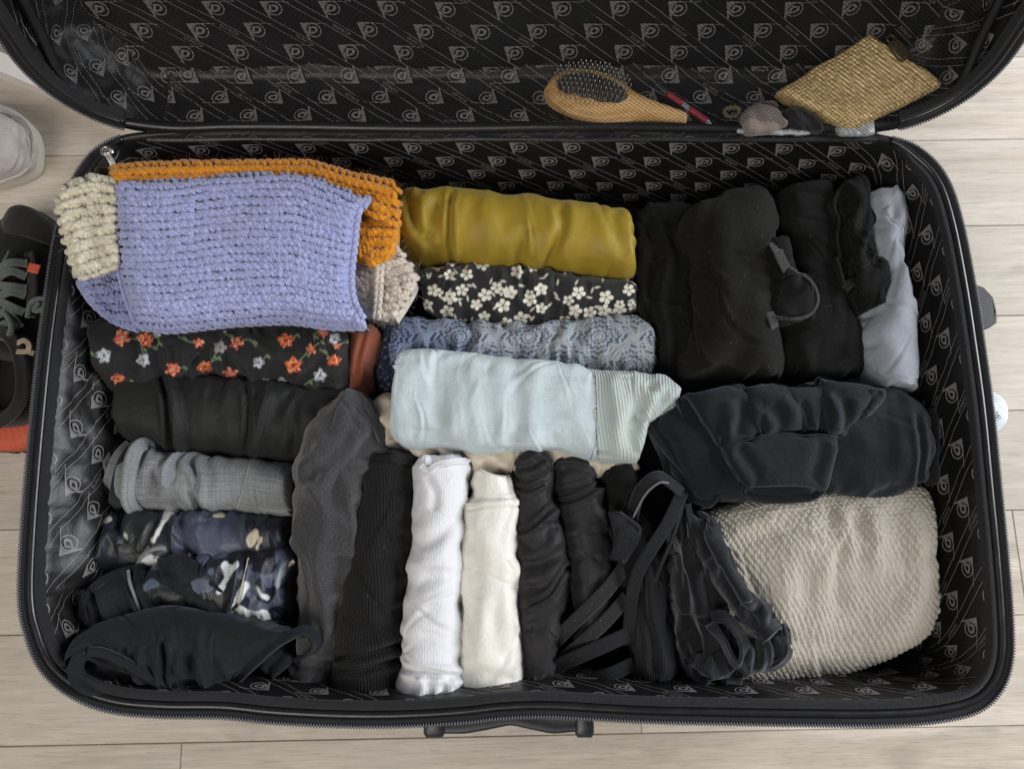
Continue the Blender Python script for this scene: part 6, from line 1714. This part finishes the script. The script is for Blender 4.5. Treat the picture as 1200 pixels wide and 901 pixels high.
t_ = tube("hair_tie", A([(850, 128), (862, 126), (866, 132), (858, 137), (850, 135)], [.21, .211, .210, .208, .209]), .0016, M_OLIV, None, n=40, closed=True)
tag(t_, "olive elastic hair tie left of the crumpled greige cloth in the net", "hair tie")
M_FOIL = plain("silver_wrapper", lin(168, 170, 172), .4, .5, metal=.15, noise=.12, nscale=90, bump=.002)
g = roll("silver_wrapper", [(978, 152), (1000, 146), (1024, 142)], [(984, 159), (1005, 158), (1026, 156)], M_FOIL, z=.206, hh=.003, ns=50, nt=40, sq=3, cap=(.06, .06), seed=62, fx=[fold(80, .01, .001, 2, 5)])
tag(g.o, "pale silver wrapper sticking out under the gold pouch", "wrapper")
g = roll("pale_wrapper", [(862, 152), (900, 151), (950, 152)], [(864, 156), (900, 157), (950, 158)], M_FOIL, z=.204, hh=.002, ns=60, nt=30, sq=3, cap=(.06, .06), seed=63, fx=[fold(80, .012, .0008, 2, 6)])
tag(g.o, "thin pale wrapper strip lying flat under the crumpled cloth in the net", "wrapper")
g = roll("dark_bundle", [(918, 130), (935, 128), (955, 140)], [(924, 150), (940, 154), (965, 154)], M_DKTAPE, z=.206, hh=.008, ns=50, nt=40, cap=(.15, .15), seed=64, fx=[fold(40, .008, .002, 2, 7)])
tag(g.o, "dark bundled cloth between the crumpled greige cloth and the gold pouch", "cloth")
b_ = strip("red_ribbon", A([(1052, 136), (1062, 131), (1072, 134)], .206), .006, .002, M_RED, None, n=14, lean=20); tag(b_, "short dull red ribbon right of the gold pouch behind the net", "ribbon")

# ------------------------------------------------------------------ shoes on the floor at the left
M_WSHOE = fabric("white_canvas", lin(196, 188, 182), .8, .2, gbump=.5, var=.16, vary_scale=45, mel=.10, mel_scale=400)
M_WRUB = plain("white_rubber", lin(196, 189, 178), .55, .4, noise=.06, nscale=40)
shoe = empty("white_sneaker"); tag(shoe, "white canvas sneaker with only its rounded toe in view, upper left of the floor", "shoe")
roll("sole", [(44, 175), (39, 148), (8, 128), (-44, 124), (-138, 130), (-208, 144)], [(44, 183), (37, 203), (6, 217), (-46, 221), (-138, 217), (-208, 208)], M_WRUB, z=.016, hh=.016, ns=90, nt=60, sq=5, cap=(.05, .05), capw=(.75, .8), parent=shoe, wob=0)
roll("upper", [(34, 172), (29, 153), (2, 137), (-46, 133), (-138, 138), (-204, 150)], [(34, 180), (28, 195), (0, 207), (-46, 217), (-138, 213), (-204, 202)], M_WSHOE, z=.040, hh=.030, ns=130, nt=90, sq=2.6, cap=(.10, .05), capw=(.6, .9), parent=shoe, wob=.4, hs=[.8, .9, 1.0, 1.2, 1.4, 1.4], bk=(.06, .06, .08, .007), fx=[crease([(16, 142), (24, 172), (12, 204)], 1.8, 2.2)])
strip('foxing_line', A([(0, 131), (28, 142), (39, 170), (30, 200), (0, 214)], [.036, .036, .036, .036, .036]), .003, .002, M_WSHOE, shoe, n=40)

M_BSHOE = fabric("black_mesh_upper", (.014, .014, .0135), .75, .15, gbump=.9, grain=600, var=.25)
M_BSUED = fabric("black_suede", (.022, .020, .018), .85, .3, gbump=.6, var=.2)
M_CORAL = plain("coral_foam", lin(204, 92, 66), .6, .3, noise=.1, nscale=60, bump=.001)
M_LACE = fabric("grey_lace", lin(92, 100, 96), .85, .3, gbump=1.0, mel=.4, mel_scale=500)
M_BRUB = plain("black_rubber", (.015, .015, .015), .6, .4, noise=.2)
tr = empty("black_trainer"); tag(tr, "black trainer with grey laces and a small coral tag, toe away from the viewer", "shoe", "trainers beside the suitcase")
roll("sole", [(18, 246), (-6, 262), (-18, 300), (-20, 360), (-16, 420)], [(46, 244), (68, 268), (76, 310), (72, 370), (60, 430)], M_BRUB, z=.018, hh=.018, ns=80, nt=50, sq=4, cap=(.08, .05), capw=(.6, .8), parent=tr, wob=0)
roll("upper", [(20, 250), (0, 266), (-12, 300), (-14, 360), (-10, 420)], [(44, 248), (62, 270), (70, 310), (66, 370), (54, 428)], M_BSHOE, z=.045, hh=.036, ns=110, nt=80, sq=2.3, cap=(.16, .05), capw=(.6, .8), parent=tr, wob=.3, hs=[.75, .9, 1.05, 1.15, 1.2])
roll("toe_cap", [(20, 247), (4, 262), (2, 280)], [(44, 245), (62, 264), (66, 292)], M_BSUED, z=.052, hh=.028, ns=60, nt=60, sq=2.2, cap=(.3, .05), capw=(.6, 1), parent=tr, wob=.5)
for k, (a, b_, c_) in enumerate([((-6, 318), (12, 308), (32, 309)), ((-8, 330), (12, 318), (31, 324)), ((-6, 334), (14, 336), (31, 338)), ((-8, 352), (12, 342), (30, 346)), ((-6, 350), (14, 360), (28, 366)), ((-8, 372), (8, 366), (24, 384)), ((-10, 386), (6, 380), (20, 372))]):
    strip("lace", A([a, b_, c_], [.086, .094, .088]), .0085, .003, M_LACE, tr, n=24, lean=8 - k * 2)
tube("lace_loop", A([(6, 366), (14, 382), (8, 396), (-4, 390), (-8, 378)], [.094, .098, .096, .094, .092]), .003, M_LACE, tr, n=40)
tube("lace_end", A([(4, 306), (8, 300), (11, 294)], [.09, .092, .09]), .0012, M_LACE, tr, n=10)
strip("coral_tag", A([(33, 313), (46, 316)], [.088, .086]), .010, .002, M_CORAL, tr, n=10)
strip("eyelet_stay", A([(34, 296), (38, 330), (36, 372)], [.083, .086, .084]), .009, .003, M_BSUED, tr, n=30)

tr2 = empty("black_trainer"); tag(tr2, "black trainer with a thick coral sole, heel showing below the laced one", "shoe", "trainers beside the suitcase")
roll("sole", [(-40, 468), (-30, 480), (0, 470), (40, 440)], [(-40, 522), (0, 528), (30, 527), (62, 520)], M_CORAL, z=.018, hh=.018, ns=80, nt=60, sq=4, cap=(.05, .08), capw=(.9, .7), parent=tr2, wob=.5, fx=[ribs(.006, .0008, 90)])
tooth = None
for k in range(7):
    c = at(-20 + k * 12, 526 + (k % 2), .006)
    if tooth is None:
        bb = Bag(); box(bb, (0, 0, 0), (.0042, 0, 0), (0, .0035, 0), (0, 0, .006), bev=.3); tooth = bb.build("tread_block", M_BRUB, tr2); o = tooth
    else:
        o = tooth.copy(); COL.objects.link(o); o.parent = tr2
    o.location = c
roll("upper", [(-60, 396), (-30, 388), (10, 386), (46, 392), (52, 400)], [(-60, 500), (-20, 500), (20, 498), (44, 480), (50, 440)], M_BSHOE, z=.050, hh=.042, ns=100, nt=80, sq=2.4, cap=(.05, .2), capw=(.9, .6), parent=tr2, wob=.4, zfx=[hollow([(-50, 404), (0, 398), (16, 412), (22, 440), (18, 468), (0, 482), (-50, 486)], .05, 12)])
strip("collar", A([(-40, 392), (0, 390), (16, 402), (25, 430), (26, 460), (16, 482), (-4, 496), (-40, 500)], [.088, .095, .095, .094, .09, .085, .08, .08]), .012, .009, M_BSUED, tr2, n=60, lean=25)
M_TAB = fabric("beige_webbing", lin(168, 152, 126), .85, .2, gbump=.8, mel=.15)
strip("pull_loop", A([(21, 402), (28, 399), (34, 404), (34, 412), (40, 414)], [.099, .103, .102, .1, .098]), .005, .0025, M_TAB, tr2, n=30, lean=10)
strip("pull_loop", A([(20, 412), (30, 412), (38, 410)], [.098, .1, .098]), .005, .0025, M_TAB, tr2, n=20, lean=10)
tube("lace_bow", A([(32, 372), (36, 356), (46, 350), (56, 352), (50, 362), (40, 364), (46, 354)], [.09, .096, .098, .096, .094, .094, .096]), .0024, M_LACE, tr2, n=50)

# white rounded object by the right side
M_WGL = plain("white_gloss_plastic", lin(216, 224, 228), .28, .5, noise=.02, coat=.3)
g = roll("white_plastic_case", [(1090, 458), (1130, 455), (1160, 457), (1178, 472)], [(1090, 520), (1130, 524), (1160, 514), (1180, 494)], M_WGL, z=.022, hh=.022, ns=90, nt=70, sq=2.8, cap=(.1, .16), capw=(.7, .6), wob=0)
tag(g.o, "glossy white rounded plastic object poking out beyond the right side of the suitcase", "plastic case")
M_INK = plain("grey_ink", lin(84, 88, 96), .6, .3)
bb = Bag()
for k in range(6):
    pq, nq = on(g, [(1163.5 + k * .9, 486 + k * 1.4), (1166 + k * .9, 484 + k * 1.4), (1169 + k * .9, 482.5 + k * 1.4)], .0002)
    bb.add(*tubes(pq[None], nq[None], np.full((1, 3), .00035), 4, .4))
ink = bb.build("printed_mark", M_INK, g.o); ink['kind'] = 'stuff'
